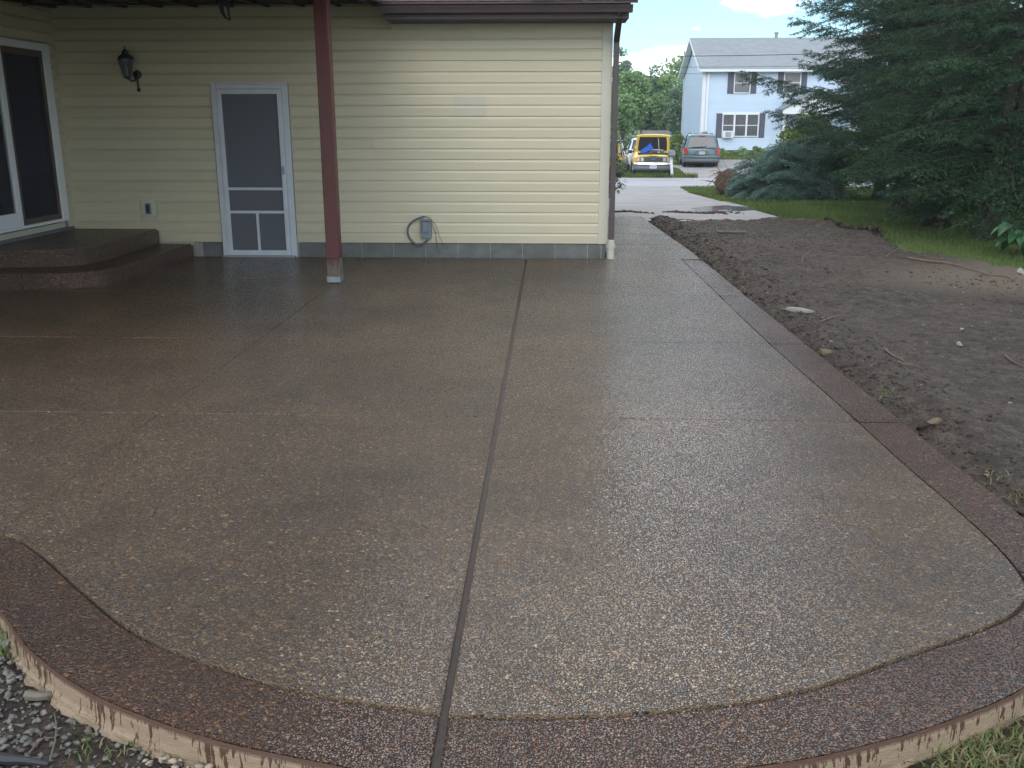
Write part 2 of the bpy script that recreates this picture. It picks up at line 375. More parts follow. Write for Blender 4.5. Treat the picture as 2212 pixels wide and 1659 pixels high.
m, nt, b = newmat('bare_soil')
pos = N(nt, 'ShaderNodeNewGeometry').outputs['Position']
n1 = N(nt, 'ShaderNodeTexNoise', {'Vector': pos, 'Scale': .9, 'Detail': 8.0, 'Roughness': .65}).outputs['Fac']
n2 = N(nt, 'ShaderNodeTexNoise', {'Vector': pos, 'Scale': 9.0, 'Detail': 8.0, 'Roughness': .75}).outputs['Fac']
n3 = N(nt, 'ShaderNodeTexNoise', {'Vector': pos, 'Scale': 70.0, 'Detail': 4.0, 'Roughness': .7}).outputs['Fac']
c = mixc(nt, ramp(nt, n1, [(.38, 0.0), (.62, 1.0)]).outputs[0], (.042, .028, .018), (.088, .060, .038))
c = mixc(nt, ramp(nt, n2, [(.44, 0.0), (.60, 1.0)]).outputs[0], c, (.155, .113, .072))
c = mixc(nt, ramp(nt, n3, [(.40, .85), (.52, .0)]).outputs[0], c, (.020, .015, .011))
# pale patch to the right
dv = N(nt, 'ShaderNodeVectorMath', {0: pos, 1: (5.6, 10.6, 0)}, operation='SUBTRACT')
dv2 = N(nt, 'ShaderNodeVectorMath', {0: dv.outputs[0], 1: (.42, .62, 0)}, operation='MULTIPLY')
ln = N(nt, 'ShaderNodeVectorMath', {0: dv2.outputs[0]}, operation='LENGTH').outputs['Value']
ln = N(nt, 'ShaderNodeMath', {0: ln, 1: N(nt, 'ShaderNodeMath', {0: n2, 1: 1.4}, operation='MULTIPLY').outputs[0]}, operation='ADD').outputs[0]
pt = N(nt, 'ShaderNodeMapRange', {'Value': ln, 1: 1.65, 2: 1.15, 3: 0.0, 4: .85}).outputs[0]
c = mixc(nt, pt, c, (.22, .17, .112))
nt.links.new(c, b.inputs['Base Color'])
rg = N(nt, 'ShaderNodeMapRange', {'Value': n1, 3: .95, 4: .7}).outputs[0]; nt.links.new(rg, b.inputs['Roughness'])
hh = N(nt, 'ShaderNodeMath', {0: n2, 1: n3}, operation='ADD').outputs[0]
bp = N(nt, 'ShaderNodeBump', {'Height': hh, 'Strength': 1.0, 'Distance': .05}); nt.links.new(bp.outputs[0], b.inputs['Normal'])
M['soil'] = m

m, nt, b = newmat('concrete_side_with_drips')
tcn = N(nt, 'ShaderNodeUVMap'); sp = N(nt, 'ShaderNodeSeparateXYZ', {0: tcn.outputs[0]})
# u along the edge in metres, v 0 at the top .. 1 at the bottom; brown sealer has run down in drips
drn = N(nt, 'ShaderNodeTexNoise', {'Vector': N(nt, 'ShaderNodeMapping', {'Vector': tcn.outputs[0], 'Scale': (1.0, .018, 1.0)}).outputs[0], 'Scale': 62.0, 'Detail': 3.0, 'Roughness': .7}).outputs['Fac']
lowf = N(nt, 'ShaderNodeTexNoise', {'Vector': N(nt, 'ShaderNodeMapping', {'Vector': tcn.outputs[0], 'Scale': (1.0, .0, 1.0)}).outputs[0], 'Scale': 5.0, 'Detail': 3.0}).outputs['Fac']
drn = N(nt, 'ShaderNodeMath', {0: drn, 1: N(nt, 'ShaderNodeMath', {0: N(nt, 'ShaderNodeMath', {0: lowf, 1: .5}, operation='SUBTRACT').outputs[0], 1: .45}, operation='MULTIPLY').outputs[0]}, operation='ADD').outputs[0]
dl = N(nt, 'ShaderNodeMapRange', {'Value': drn, 1: .52, 2: .68, 3: .16, 4: 1.2}).outputs[0]
dd = N(nt, 'ShaderNodeMath', {0: dl, 1: sp.outputs[1]}, operation='SUBTRACT').outputs[0]
dm = N(nt, 'ShaderNodeMapRange', {'Value': dd, 1: -.02, 2: .08}).outputs[0]
nf = N(nt, 'ShaderNodeTexNoise', {'Vector': tcn.outputs[0], 'Scale': 30.0, 'Detail': 6.0}).outputs['Fac']
base = mixc(nt, nf, (.21, .15, .095), (.37, .28, .185))
c = mixc(nt, dm, base, (.075, .036, .019))
nt.links.new(c, b.inputs['Base Color']); b.inputs['Roughness'].default_value = .6
bp = N(nt, 'ShaderNodeBump', {'Height': nf, 'Strength': 1.0, 'Distance': .003}); nt.links.new(bp.outputs[0], b.inputs['Normal'])
M['concrete_face'] = m
# ------------------------------------------------------------------ terrain
_py = [-100, 3.2, 5.5, 16, 17.3, 36, 44, 54, 61.5, 75, 140, 600]
_pl = [-.13, -.13, -.055, -.045, -.03, -.62, -.71, -.71, -.71, -.70, -.4, 3.0]
_pr = [-.13, -.13, -.055, -.045, -.03, -.62, -.71, -.71, -.02, .05, .3, 3.0]
def zt(x, y):
    x = np.asarray(x, float); y = np.asarray(y, float)
    w = np.clip((x - 8.2) / 1.6, 0, 1); w = w * w * (3 - 2 * w)
    return np.interp(y, _py, _pl) * (1 - w) + np.interp(y, _py, _pr) * w
def ground_at(px, py):
    z = 0.0
    for _ in range(30):
        p = at_z(px, py, z); z = 0.5 * z + 0.5 * float(zt(p.x, p.y))
    return Vector((p.x, p.y, float(zt(p.x, p.y))))

def grid_sheet(name, xs, ys, zf, mat, keep=None, smooth=True, **kw):
    X, Y = np.meshgrid(xs, ys); Z = zf(X, Y); V = np.stack([X.ravel(), Y.ravel(), Z.ravel()], 1)
    nx, ny = len(xs), len(ys); i, j = np.meshgrid(np.arange(nx - 1), np.arange(ny - 1)); a = (j * nx + i).ravel()
    Q = np.stack([a, a + 1, a + nx + 1, a + nx], 1)
    if keep is not None:
        c = V[Q].mean(1); Q = Q[keep(c[:, 0], c[:, 1])]
        u, inv = np.unique(Q, return_inverse=True); V = V[u]; Q = inv.reshape(Q.shape)
    return np_mesh(name, V, Q, mat, smooth=smooth, **kw)
def in_poly(poly):
    P = [(p[0], p[1]) for p in poly]
    def f(x, y):
        r = np.zeros(np.shape(x), bool); n = len(P); j = n - 1
        for i in range(n):
            xi, yi = P[i]; xj, yj = P[j]
            cnd = ((yi > y) != (yj > y)) & (x < (xj - xi) * (y - yi) / ((yj - yi) + 1e-12) + xi)
            r ^= cnd; j = i
        return r
    return f
def catmull(pts, n=6):
    P = [Vector((p[0], p[1])) for p in pts]; out = []
    for i in range(len(P) - 1):
        a, b, c, d = P[max(i - 1, 0)], P[i], P[i + 1], P[min(i + 2, len(P) - 1)]
        for k in range(n):
            t = k / n
            out.append(0.5 * ((2 * b) + (c - a) * t + (2 * a - 5 * b + 4 * c - d) * t * t + (3 * b - 3 * c + d - a) * t ** 3))
    out.append(P[-1]); return [(v.x, v.y) for v in out]

outer_R = [(1.12,17.45),(1.66,17.45),(1.73,15.6),(1.79,14.2),(1.85,12.9),(1.88,11.7),(1.91,10.2),(1.93,8.6),(1.96,7.2),(1.98,6.2),(2.0,5.2),(2.01,4.5),(2.03,3.95),(2.02,3.5),(1.93,3.13),(1.72,2.82),(1.43,2.54),(1.15,2.37),(.91,2.26),(.62,2.16),(.15,2.07),(-.3,2.06),(-.61,2.12),(-.96,2.22),(-1.34,2.40),(-1.65,2.63),(-1.89,2.87),(-2.25,3.12),(-2.9,3.35),(-4.0,3.5),(-6.0,3.55)]
outer = outer_R[:1] + catmull(outer_R[1:], 6)
inner_R = [(1.64,11.8),(1.66,9.6),(1.68,7.7),(1.70,6.69),(1.74,5.5),(1.76,4.5),(1.785,3.9),(1.785,3.45),(1.74,3.17),(1.63,3.0),(1.44,2.86),(1.11,2.67),(.78,2.49),(.47,2.39),(.1,2.33),(-.28,2.325),(-.68,2.41),(-.97,2.52),(-1.34,2.72),(-1.66,3.0),(-1.99,3.31),(-2.24,3.48),(-2.9,3.72),(-4.0,3.88),(-6.0,3.93)]
inner = catmull(inner_R, 6)
def x_edge(y):
    ys = [p[1] for p in outer_R[1:14]][::-1]; xs = [p[0] for p in outer_R[1:14]][::-1]
    return np.interp(y, ys, xs)

# ground sheet out to the horizon
xs = np.concatenate([np.linspace(-600, -40, 15)[:-1], np.arange(-40, 60.1, 0.7), np.linspace(60, 600, 15)[1:]])
ys = np.concatenate([np.linspace(-200, 0, 6)[:-1], np.arange(0, 80.1, 0.5), np.linspace(80, 900, 20)[1:]])
def z_ground(X, Y):
    z = zt(X, Y) + 0.05 * fbm(X * .35, Y * .35, 3) * (Y > 18) * ((X > 6) | (Y > 45))
    under = (Y < 17.45) & (X < 12.0) & (Y > -1)
    road = (Y > 35.0) & (Y < 44.0)
    return np.where(under, z - .12, np.where(road, zt(X, Y) - .015, z))
grid_sheet('ground', xs, ys, z_ground, M['lawn'], kind='structure')
ground = bpy.data.objects['ground']

# driveway, road, neighbour's driveway
dr = [ground_at(*p) for p in [(1700,478),(1640,457),(1599,444),(1572,438),(1520,425.5),(1491,418),(1469,405.6)]]
drp = [(-7, 17.35)] + [(4.6, 16.9)] + [(p.x, p.y) for p in dr] + [(dr[-1].x + .5, 35.7), (-7, 35.7)]
def z_drive(X, Y): return zt(X, Y) + .012
grid_sheet('driveway', np.arange(-7, 6.5, .15), np.arange(16.6, 35.75, .3), z_drive, M['asphalt'], keep=in_poly(drp), kind='structure')
grid_sheet('road', np.arange(-80, 120.1, 4), np.linspace(35.5, 43.3, 9), lambda X, Y: zt(X, Y) + .016 + .02 * np.sin((Y - 35.5) / 7.8 * math.pi), M['road'], kind='structure')
rl = thing('road_markings', (0, 37, -.6), None, None); rl['kind'] = 'structure'
for (y, w, mt) in ((37.1, .13, 'roadpaint'), (40.2, .10, 'roadpaint_y'), (40.42, .10, 'roadpaint_y'), (43.0, .13, 'roadpaint')):
    o = grid_sheet('painted_line', np.arange(-80, 120.1, 4), np.array([y, y + w]), lambda X, Y: zt(X, Y) + .022 + .02 * np.sin((Y - 35.5) / 7.8 * math.pi), M[mt])
    o.parent = rl; o.data.transform(Matrix.Translation(-rl.location))
nd = [ground_at(*p) for p in [(1457.5,357),(1470,368),(1482,381)]]
nx0 = nd[-1].x
ndp = [(nx0 + .3, 43.0), (nx0, 44.5)] + [(nd[1].x, nd[1].y), (nx0 + .6, 57.5), (nx0 + 5.6, 57.5), (nx0 + 5.6, 46), (nx0 + 7, 43.2)]
grid_sheet('neighbour_driveway', np.arange(4, 16, .1), np.arange(43.0, 58, .2), lambda X, Y: zt(X, Y) + .012, M['asphalt'], keep=in_poly(ndp), kind='structure')

# bare soil: fine displaced sheet right of and in front of the patio
dirt_bound = [ground_at(*p) for p in [(1700,479),(1746,482),(1801,482),(1909,502),(1949,528),(1998,545),(2112,568),(2214,582)]]
dpoly = [(1.2, 17.4)] + [(p.x, p.y) for p in dirt_bound] + [(9.5, 10.2), (13, 8.5), (13, 0.6), (-8, 0.6), (-8, 6), (1.2, 6)]
DIRT_IN = in_poly(dpoly)
def dirt_mask(X, Y):
    # soft 0..1 mask by distance to the lawn boundary
    m = np.full(X.shape, 9.0)
    P = [(p.x, p.y) for p in dirt_bound] + [(9.5, 10.2), (13, 8.5)]
    for (ax, ay), (bx, by) in zip(P[:-1], P[1:]):
        dx, dy = bx - ax, by - ay; t = np.clip(((X - ax) * dx + (Y - ay) * dy) / (dx * dx + dy * dy), 0, 1)
        m = np.minimum(m, np.hypot(X - ax - t * dx, Y - ay - t * dy))
    return np.where(DIRT_IN(X, Y), m, -m)
OUT_IN = in_poly(outer + [(-6.0, 12), (1.1, 12)])
def z_soil(X, Y):
    X = np.asarray(X, float); Y = np.asarray(Y, float)
    d = dirt_mask(X, Y); e = fbm(X * 1.7, Y * 1.7, 4)
    k = np.clip((d + e * .7 + .05) / .25, 0, 1)
    rough = .05 + .75 * np.clip(fbm(X * .5 + 9, Y * .5, 3) + .5, 0, 1)
    z = zt(X, Y) + .012 + .06 * fbm(X * .8, Y * .8, 3) + rough * (.11 * np.abs(fbm(X * 3.3, Y * 3.3, 5, .6)) + .075 * fbm(X * 11, Y * 11, 3, .65))
    # loose ridge pushed up along the slab and at the lawn edge
    xe = x_edge(Y); dd = X - xe
    z += np.where((Y > 3.2), .055 * np.exp(-((dd - .34) / .17) ** 2) * (.35 + 1.3 * np.clip(fbm(X * 2.1, Y * 1.3 + 4, 3) + .5, 0, 1)), 0)
    z -= np.where((Y > 3.2), .05 * np.exp(-((dd - .02) / .10) ** 2), 0)
    z += .13 * np.exp(-((d - .22) / .22) ** 2) * np.clip(.35 + 2.2 * fbm(X * .9 + 3, Y * .9, 3), 0, 1.2)
    z = np.where(k < 1, z * k + (zt(X, Y) - .10) * (1 - k), z)
    inside = OUT_IN(X, Y) | ((X < xe - .02) & (Y > 3.4))
    return np.where(inside, np.minimum(z, -.11), np.minimum(z, .045 + .2 * (X > 4)))
sx = np.concatenate([np.arange(-3.6, 4.6, .032), np.arange(4.6, 13.0, .05)])
sy = np.concatenate([np.arange(1.2, 8.0, .032), np.arange(8.0, 17.5, .05)])
def soil_keep(x, y):
    return ((x > 1.3) | (y < 4.2)) & (dirt_mask(x, y) > -.8) & ~((x < 1.6) & (y > 4.2))
grid_sheet('soil', sx, sy, z_soil, M['soil'], keep=soil_keep, kind='structure')

# ------------------------------------------------------------------ patio
patio = thing('patio', (0, 0, 0), None, None); patio['kind'] = 'structure'
def clip(poly, nx, ny, c):          # keep nx*x+ny*y <= c
    out = []; n = len(poly)
    for i in range(n):
        p, q = poly[i], poly[(i + 1) % n]; dp = nx*p[0]+ny*p[1]-c; dq = nx*q[0]+ny*q[1]-c
        if dp <= 0: out.append(p)
        if (dp < 0 < dq) or (dq < 0 < dp):
            t = dp / (dp - dq); out.append((p[0]+(q[0]-p[0])*t, p[1]+(q[1]-p[1])*t))
    return out
def dedupe(poly):
    o = []
    for p in poly:
        if not o or math.hypot(p[0]-o[-1][0], p[1]-o[-1][1]) > 2e-3: o.append(p)
    if len(o) > 1 and math.hypot(o[0][0]-o[-1][0], o[0][1]-o[-1][1]) < 2e-3: o.pop()
    return o
def area(p): return 0.5 * sum(p[i][0]*p[(i+1)%len(p)][1]-p[(i+1)%len(p)][0]*p[i][1] for i in range(len(p)))
def slab(name, poly, z0, z1, mats, parent, bev=.008, seg=2):
    poly = dedupe(poly)
    if len(poly) < 3 or abs(area(poly)) < .003: return None
    if area(poly) < 0: poly = poly[::-1]
    off = wloc(parent)
    bm = bmesh.new(); top = [bm.verts.new((x-off.x, y-off.y, z1-off.z)) for x, y in poly]; bot = [bm.verts.new((x-off.x, y-off.y, z0-off.z)) for x, y in poly]
    n = len(poly); tf = bm.faces.new(top)
    for i in range(n): bm.faces.new((top[i], bot[i], bot[(i+1)%n], top[(i+1)%n]))
    te = list(tf.edges)
    for f in bm.faces:
        if f is not tf: f.material_index = 1
    bmesh.ops.bevel(bm, geom=te, offset=bev, segments=seg, affect='EDGES', material=1, clamp_overlap=True)
    bmesh.ops.triangulate(bm, faces=[f for f in bm.faces if len(f.verts) > 4])
    bm.normal_update()
    for f in bm.faces:
        if f.material_index == 1 and abs(f.normal.z) > .15: f.smooth = True
    me = bpy.data.meshes.new(name); bm.to_mesh(me); bm.free()
    return link(name, me, mats, parent)
def offset_curve(c, d):
    out = []
    for i, p in enumerate(c):
        a = c[max(i-1, 0)]; b = c[min(i+1, len(c)-1)]; tx, ty = b[0]-a[0], b[1]-a[1]; l = math.hypot(tx, ty) or 1
        out.append((p[0] + d*ty/l, p[1] - d*tx/l))
    return out
# inner curve runs from the house corner towards the camera and round to the left: its right-hand side faces in
in_f = offset_curve(inner, .009); in_b = offset_curve(inner, -.006)
BACK = 11.80
field = [(-6.0, BACK), (1.64 - .009, BACK)] + in_f[1:]
XJ = [(-6.0, 0), (-4.6, .002), (-2.25, .003), (-.285, .013), (3, 0)]; YJ = [1.5, 5.15, 7.12, 9.22, 11.9]
step_foot = [(-6.2, 12), (-4.5, 12), (-4.53, 9.7), (-4.68, 9.5), (-5.1, 9.36), (-6.2, 9.3)]
for i in range(4):
    for j in range(4):
        c = field
        xa, ga = XJ[i]; xb, gb = XJ[i+1]
        c = clip(c, -1, 0, -(xa + ga)); c = clip(c, 1, 0, xb - gb)
        c = clip(c, 0, -1, -(YJ[j] + (.002 if j else 0))); c = clip(c, 0, 1, YJ[j+1] - .002)
        if len(c) > 2: slab('field_slab', c, -.10, .006, [M['field'], M['paste_edge']], patio, bev=.005)
# border band: between inner and outer curve, cut at the same joints
ib = in_b; ob = outer[1:]
def arc_points(c, ymin, ymax, xmin, xmax): return [p for p in c if ymin <= p[1] <= ymax and xmin <= p[0] <= xmax]
ringb = ib + ob[::-1]
def split_y(c, y):
    o = []
    for a, b in zip(c[:-1], c[1:]):
        o.append(a)
        if a[0] > 1.2 and b[0] > 1.2 and (a[1] - y) * (b[1] - y) < 0: t = (y - a[1]) / (b[1] - a[1]); o.append((a[0] + (b[0] - a[0]) * t, y))
    return o + [c[-1]]
ib = split_y(split_y(ib, 3.3001), 3.2969); ob = split_y(split_y(ob, 3.3001), 3.2969)
right_o = [p for p in ob if p[1] > 3.3 and p[0] > 1.2 and p[1] <= 11.8]; right_i = [p for p in ib if p[1] > 3.3 and p[0] > 1.2]
def band(cutfn, mats=None):
    c = cutfn(ringb)
    if len(c) > 2: slab('border_slab', c, -.10, .0, mats or [M['border'], M['border']], patio, bev=.006)
rb = right_i + [p for p in right_o][::-1]
YB = [3.3, 5.15, 7.12, 9.22, 11.8]
for j in range(4):
    c = clip(rb, 0, -1, -(YB[j] + .003)); c = clip(c, 0, 1, YB[j+1] - .003)
    if len(c) > 2: slab('border_slab', c, -.10, .0, [M['border'], M['border']], patio, bev=.006)
front_o = [p for p in ob if not (p[1] > 3.3 and p[0] > 1.2)]; front_i = [p for p in ib if not (p[1] > 3.3 and p[0] > 1.2)]
fo_r = [p for p in front_o if p[0] > -.285]; fi_r = [p for p in front_i if p[0] > -.285]
fo_l = [p for p in front_o if p[0] <= -.285 and p[0] > -2.25]; fi_l = [p for p in front_i if p[0] <= -.285 and p[0] > -2.25]
fo_m = [p for p in front_o if p[0] <= -2.25]; fi_m = [p for p in front_i if p[0] <= -2.25]
def shave(poly, x, s, g):
    return clip(poly, s, 0, s * x - g)
ringf = front_i + front_o[::-1]
for xa, xb in ((-.285 + .013, 9), (-2.25 + .003, -.285 - .013), (-9, -2.25 - .003)):
    slab('border_slab', clip(clip(ringf, -1, 0, -xa), 1, 0, xb), -.10, 0, [M['border'], M['border']], patio, bev=.006)
# the walk beyond the house corner
wo_ = [p for p in ob if p[1] > 11.7]
wk = [(.74, 11.81), (1.875, 11.81)] + sorted([p for p in wo_ if p[1] > 11.82], key=lambda p: p[1]) + [(.74, 17.45)]
for a, b in ((11.806, 13.26), (13.26, 14.58), (14.58, 16.0), (16.0, 17.45)):
    c = clip(clip(wk, 0, -1, -(a + .004)), 0, 1, b - .004)
    slab('walk_slab', c, -.10, .003, [M['field'], M['field']], patio, bev=.005)
# dark bottom of the joints
ji = [(-6.0, 12.0), (.74, 12.0), (.74, 17.4), (1.60, 17.4)] + [(p[0] - .05, p[1]) for p in ob[6:60]]
base_poly = [(-6, 11.9)] + [(1.6, 11.9)] + [(p[0] * .985, p[1] + .05) for p in inner[2:]]
o = MB().prism([(p[0], p[1]) for p in dedupe([(-6.0, 11.84), (.74, 11.84), (.74, 17.4), (1.62, 17.4)] + offset_curve(ob, .05)[4:])], -.12, -.014).build('joint_bottom', M['joint'], patio)

# cast side face of the slab with drips, jagged lower edge
cpts = catmull(outer_R[10:], 40)
acc = [0.0]
for a, b in zip(cpts[:-1], cpts[1:]): acc.append(acc[-1] + math.hypot(b[0]-a[0], b[1]-a[1]))
us = np.arange(0, acc[-1], .009); px_ = np.interp(us, acc, [p[0] for p in cpts]); py_ = np.interp(us, acc, [p[1] for p in cpts])
tx_ = np.gradient(px_); ty_ = np.gradient(py_); l_ = np.hypot(tx_, ty_); nx_, ny_ = -ty_ / l_, tx_ / l_   # outward
nx_, ny_ = -nx_, -ny_
# make sure the normals point away from the patio
s_ = 1 if (nx_[len(us)//2] * 0 + ny_[len(us)//2]) < 0 else -1
nx_, ny_ = nx_ * s_, ny_ * s_
R = 15; V = []; UVv = []
for r in range(R):
    v = r / (R - 1); hgt = .118 + .022 * fbm(us * 9, us * 0 + 2.2, 4) + .03 * np.clip(fbm(us * 1.1, us * 0 + 8.8, 2), -.3, .5)
    z = -.003 - v * hgt
    o_ = .001 + .008 * min(1, v * 6) + (v > .55) * (v - .55) * 2.2 * .030 * np.clip(fbm(us * 14 + r * .9, us * 0 + r * 1.7, 4, .65) + .12 + .5 * fbm(us * 1.7, us * 0 + 5, 2), -.1, 1) * 2.2 + .0025 * fbm(us * 40, us * 0 + v * 8, 3)
    V.append(np.stack([px_ + nx_ * o_, py_ + ny_ * o_, z], 1)); UVv.append(np.stack([us, us * 0 + v], 1))
V.append(np.stack([px_ - nx_ * .03, py_ - ny_ * .03, us * 0 - .15], 1)); UVv.append(np.stack([us, us * 0 + 1.1], 1)); R += 1
V = np.concatenate(V); UVv = np.concatenate(UVv); n = len(us); i, j = np.meshgrid(np.arange(n-1), np.arange(R-1)); a = (j*n+i).ravel()
Q = np.stack([a, a+n, a+n+1, a+1], 1)
side = np_mesh('slab_side', V, Q, M['concrete_face'], smooth=True)
side.parent = patio
uvl = side.data.uv_layers.new(name='UVMap'); li = np.zeros(len(side.data.loops), dtype=np.int32); side.data.loops.foreach_get('vertex_index', li)
uvl.data.foreach_set('uv', UVv[li].astype(np.float32).ravel())

# ------------------------------------------------------------------ steps at the sliding door
st = thing('concrete_steps', (-5.3, 10.5, 0), 'dark brown exposed-aggregate double step with rounded corner below the sliding door', 'steps')
low = [(-6.0, 11.8), (-6.0, 9.26)] + catmull([(-5.6, 9.27), (-5.0, 9.32), (-4.72, 9.42), (-4.6, 9.58), (-4.57, 9.85)], 4) + [(-4.53, 10.8), (-4.5, 11.8)]
upp = [(-6.0, 11.8), (-6.0, 9.64)] + catmull([(-5.7, 9.66), (-5.3, 9.74), (-5.08, 9.82), (-4.96, 9.95), (-4.91, 10.25)], 4) + [(-4.91, 10.9), (-4.93, 11.8)]
slab('lower_step', low, .0, .165, [M['step'], M['step']], st, bev=.018)
slab('upper_step', upp, .166, .35, [M['step'], M['step']], st, bev=.018)

# ------------------------------------------------------------------ the cream house
WY = 11.86
house = thing('cream_house', (-2.5, 15, 0), 'cream lap-sided house with screened back door beside the wet patio', 'house')
MB().box(-10, .66, WY + .02, 19, -.2, 3.05).build('wall_core', M['trim_cream'], house)
MB().box(-14, -6.04, 3.5, WY + .02, .0, 3.05).build('wing_wall_core', M['trim_cream'], house)
# siding planks, dutch lap profile (outward distance, height) for one course
PH = 0.1277; Z0S = .185
prof = [(.0, .0), (.020, .0), (.0195, .092), (.007, .120), (.0045, PH + .010), (.0, PH + .010)]
def plank(x0, x1, z, mat=None, wing=False, hclip=None):
    m = MB()
    if not wing: m.prism([(WY - a, z + b) for a, b in prof], x0, x1, 'x')
    else: m.prism([(-6.017 + a, z + b) for a, b in prof], x0, x1, 'y')
    return m.build('siding_plank', mat or M['siding'], house)
rnd = random.Random(5)
seams = {2: [-1.7], 3: [-3.0 + 1.6], 5: [-1.35], 6: [-1.45, ], 8: [-2.15], 9: [-2.15], 11: [-2.4], 14: [-1.2], 17: [-1.15], 18: [-.8]}
for k in range(22):
    z = Z0S + k * PH
    segs = [(-6.0, .60)]
    def cut(segs, a, b):
        o = []
        for s0, s1 in segs:
            if b <= s0 or a >= s1: o.append((s0, s1)); continue
            if s0 < a: o.append((s0, a))
            if b < s1: o.append((b, s1))
        return o
    if z + .02 < 2.09: segs = cut(segs, -4.135, -3.175)
    if .50 < z + .06 < .70: segs = cut(segs, -5.145, -4.935)          # outlet mounting block
    if k in (12, 13): segs = cut(segs, -1.174, -.784)
    if z < .352 - .06: segs = cut(segs, -6.1, -4.94)
    if z < .16: segs = cut(segs, -6.1, -4.5)
    ss = []
    for s0, s1 in segs:
        cutx = [q for q in ([-4.6 + 3.66 * q + 1.22 * ((k // 2 * 2) % 3) for q in range(0, 2)] if k not in (12, 13) else []) if s0 + .4 < q < s1 - .4]
        xs_ = [s0] + cutx + [s1]
        ss += list(zip(xs_[:-1], xs_[1:]))
    for s0, s1 in ss: plank(s0 + .0006, s1 - .0006, z)
for k in (12, 13):
    p = MB().prism([(WY - .004 - a, Z0S + k * PH + b) for a, b in prof], -1.18, -.778, 'x').build('patch_plank', M['siding_new'], house); p['label'] = 'greyer replacement piece of siding'
# wing wall planks (facing the patio)
for k in range(21):
    z = .385 + k * PH
    if z > 3.0: break
    if z + PH > .47 and z < 2.53:
        plank(11.665, 11.83, z, wing=True); plank(4.0, 9.55, z, wing=True)
    else: plank(4.0, 11.83, z, wing=True)
MB().box(-6.017, -5.985, WY - .035, WY, .352, 3.0).build('corner_post', M['trim_cream'], house)
MB().box(-6.04, -6.01, 4, WY, -.1, .383).build('wing_foundation', M['block'], house)
t = MB().box(.60, .72, WY - .022, WY + .0, .18, 3.0); t.box(.695, .72, WY, 12.0, .18, 3.0); t.build('corner_trim', M['trim_cream'], house, bevel=.003)
# right flank of the house (seen only from the side)
for k in range(22):
    z = Z0S + k * PH
    MB().prism([(.70 + a * .9, z + b) for a, b in [(p[0], p[1]) for p in prof]], 12.0, 19.0, 'y').build('flank_plank', M['siding'], house)
# foundation blocks
bx = .645; first = None; bi = 0
MB().box(-4.5, .65, WY - .0, WY + .05, -.1, .18).build('mortar_bed', M['mortar'], house)
x = .645 - .21
edges = [.645, .645 - .17]
while edges[-1] > -4.55: edges.append(edges[-1] - .406)
for a, b in zip(edges[:-1], edges[1:]):
    x1, x0 = a - .005, b + .005
    if x0 < -3.17 and x1 > -4.14:
        if x1 > -3.17 and x0 < -3.17: x0 = -3.16
        elif x0 < -4.14 < x1: x1 = -4.145
        else: continue
    if x1 - x0 < .03 or x0 < -4.6: continue
    MB().box(max(x0, -4.49), x1, WY - .006, WY + .02, -.08, .179).build('foundation_block', M['block'], house, bevel=.003)
MB().box(.650, .70, WY + .0, 19, -.1, .178).build('flank_foundation', M['block'], house)

# screen door and the panelled door behind it
dX0, dX1, dT = -4.119, -3.197, 2.088
d = MB(); yo = WY - .035
d.box(dX0 - .008, dX0 + .062, yo, WY + .03, .0, dT); d.box(dX1 - .062, dX1 + .012, yo, WY + .03, .0, dT); d.box(dX0 + .062, dX1 - .062, yo, WY + .03, dT - .055, dT)
d.build('door_casing', M['white'], house, bevel=.004)
MB().box(dX0 - .012, dX1 + .016, yo - .018, WY, dT + .001, dT + .016).build('drip_cap', M['white'], house)
sd_ = MB().box(dX0 + .064, dX0 + .12, yo - .012, yo + .016, .02, dT - .058)
sd_.box(dX1 - .12, dX1 - .064, yo - .012, yo + .016, .02, dT - .058)
a, b = dX0 + .12, dX1 - .12
sd_.box(a, b, yo - .012, yo + .016, dT - .115, dT - .058); sd_.box(a, b, yo - .012, yo + .016, .02, .085)
sdo = sd_.build('screen_door', M['white'], house, bevel=.003)
MB().box(a, b, yo - .010, yo + .012, .83, .862).build('rail', M['white'], sdo)
MB().box(a, b, yo - .010, yo + .012, .545, .577).build('rail', M['white'], sdo)
MB().box((a + b) / 2 - .016, (a + b) / 2 + .016, yo - .009, yo + .011, .085, .545).build('stile', M['white'], sdo)
for (x0, x1, z0, z1) in ((a, b, .862, dT - .115), (a, b, .577, .83), (a, (a+b)/2 - .016, .085, .545), ((a+b)/2 + .016, b, .085, .545)):
    MB().add([(x0, yo, z0), (x1, yo, z0), (x1, yo, z1), (x0, yo, z1)], [(0, 1, 2, 3)]).build('mesh_screen', M['screen'], sdo)
for z in (1.62, .52): 
    h = MB().box(dX0 + .045, dX0 + .078, yo - .018, yo - .0125, z - .045, z + .045); h.tube([(dX0 + .063, yo - .021, z - .05), (dX0 + .063, yo - .021, z + .05)], .006, 8); h.build('hinge', M['white'], sdo)
hh_ = MB().box(dX1 - .105, dX1 - .08, yo - .03, yo - .0125, 1.02, 1.12); hh_.build('latch', M['zinc'], sdo, bevel=.004)
idr = MB().box(dX0 + .06, dX1 - .06, WY - .004, WY + .03, .03, dT - .05).build('inner_door', M['door_inner'], house)
w2 = (dX1 - dX0 - .12); cxs = (dX0 + .06 + w2 * .29, dX0 + .06 + w2 * .71)
for cxp in cxs:
    for z0, z1 in ((.22, .78), (.92, 1.5), (1.62, 1.88)):
        p = MB(); hw = w2 * .155
        p.box(cxp - hw, cxp + hw, WY - .007, WY - .004, z0, z1); p.box(cxp - hw + .03, cxp + hw - .03, WY - .016, WY - .0075, z0 + .03, z1 - .03)
        p.build('raised_panel', M['door_inner'], idr, bevel=.003)
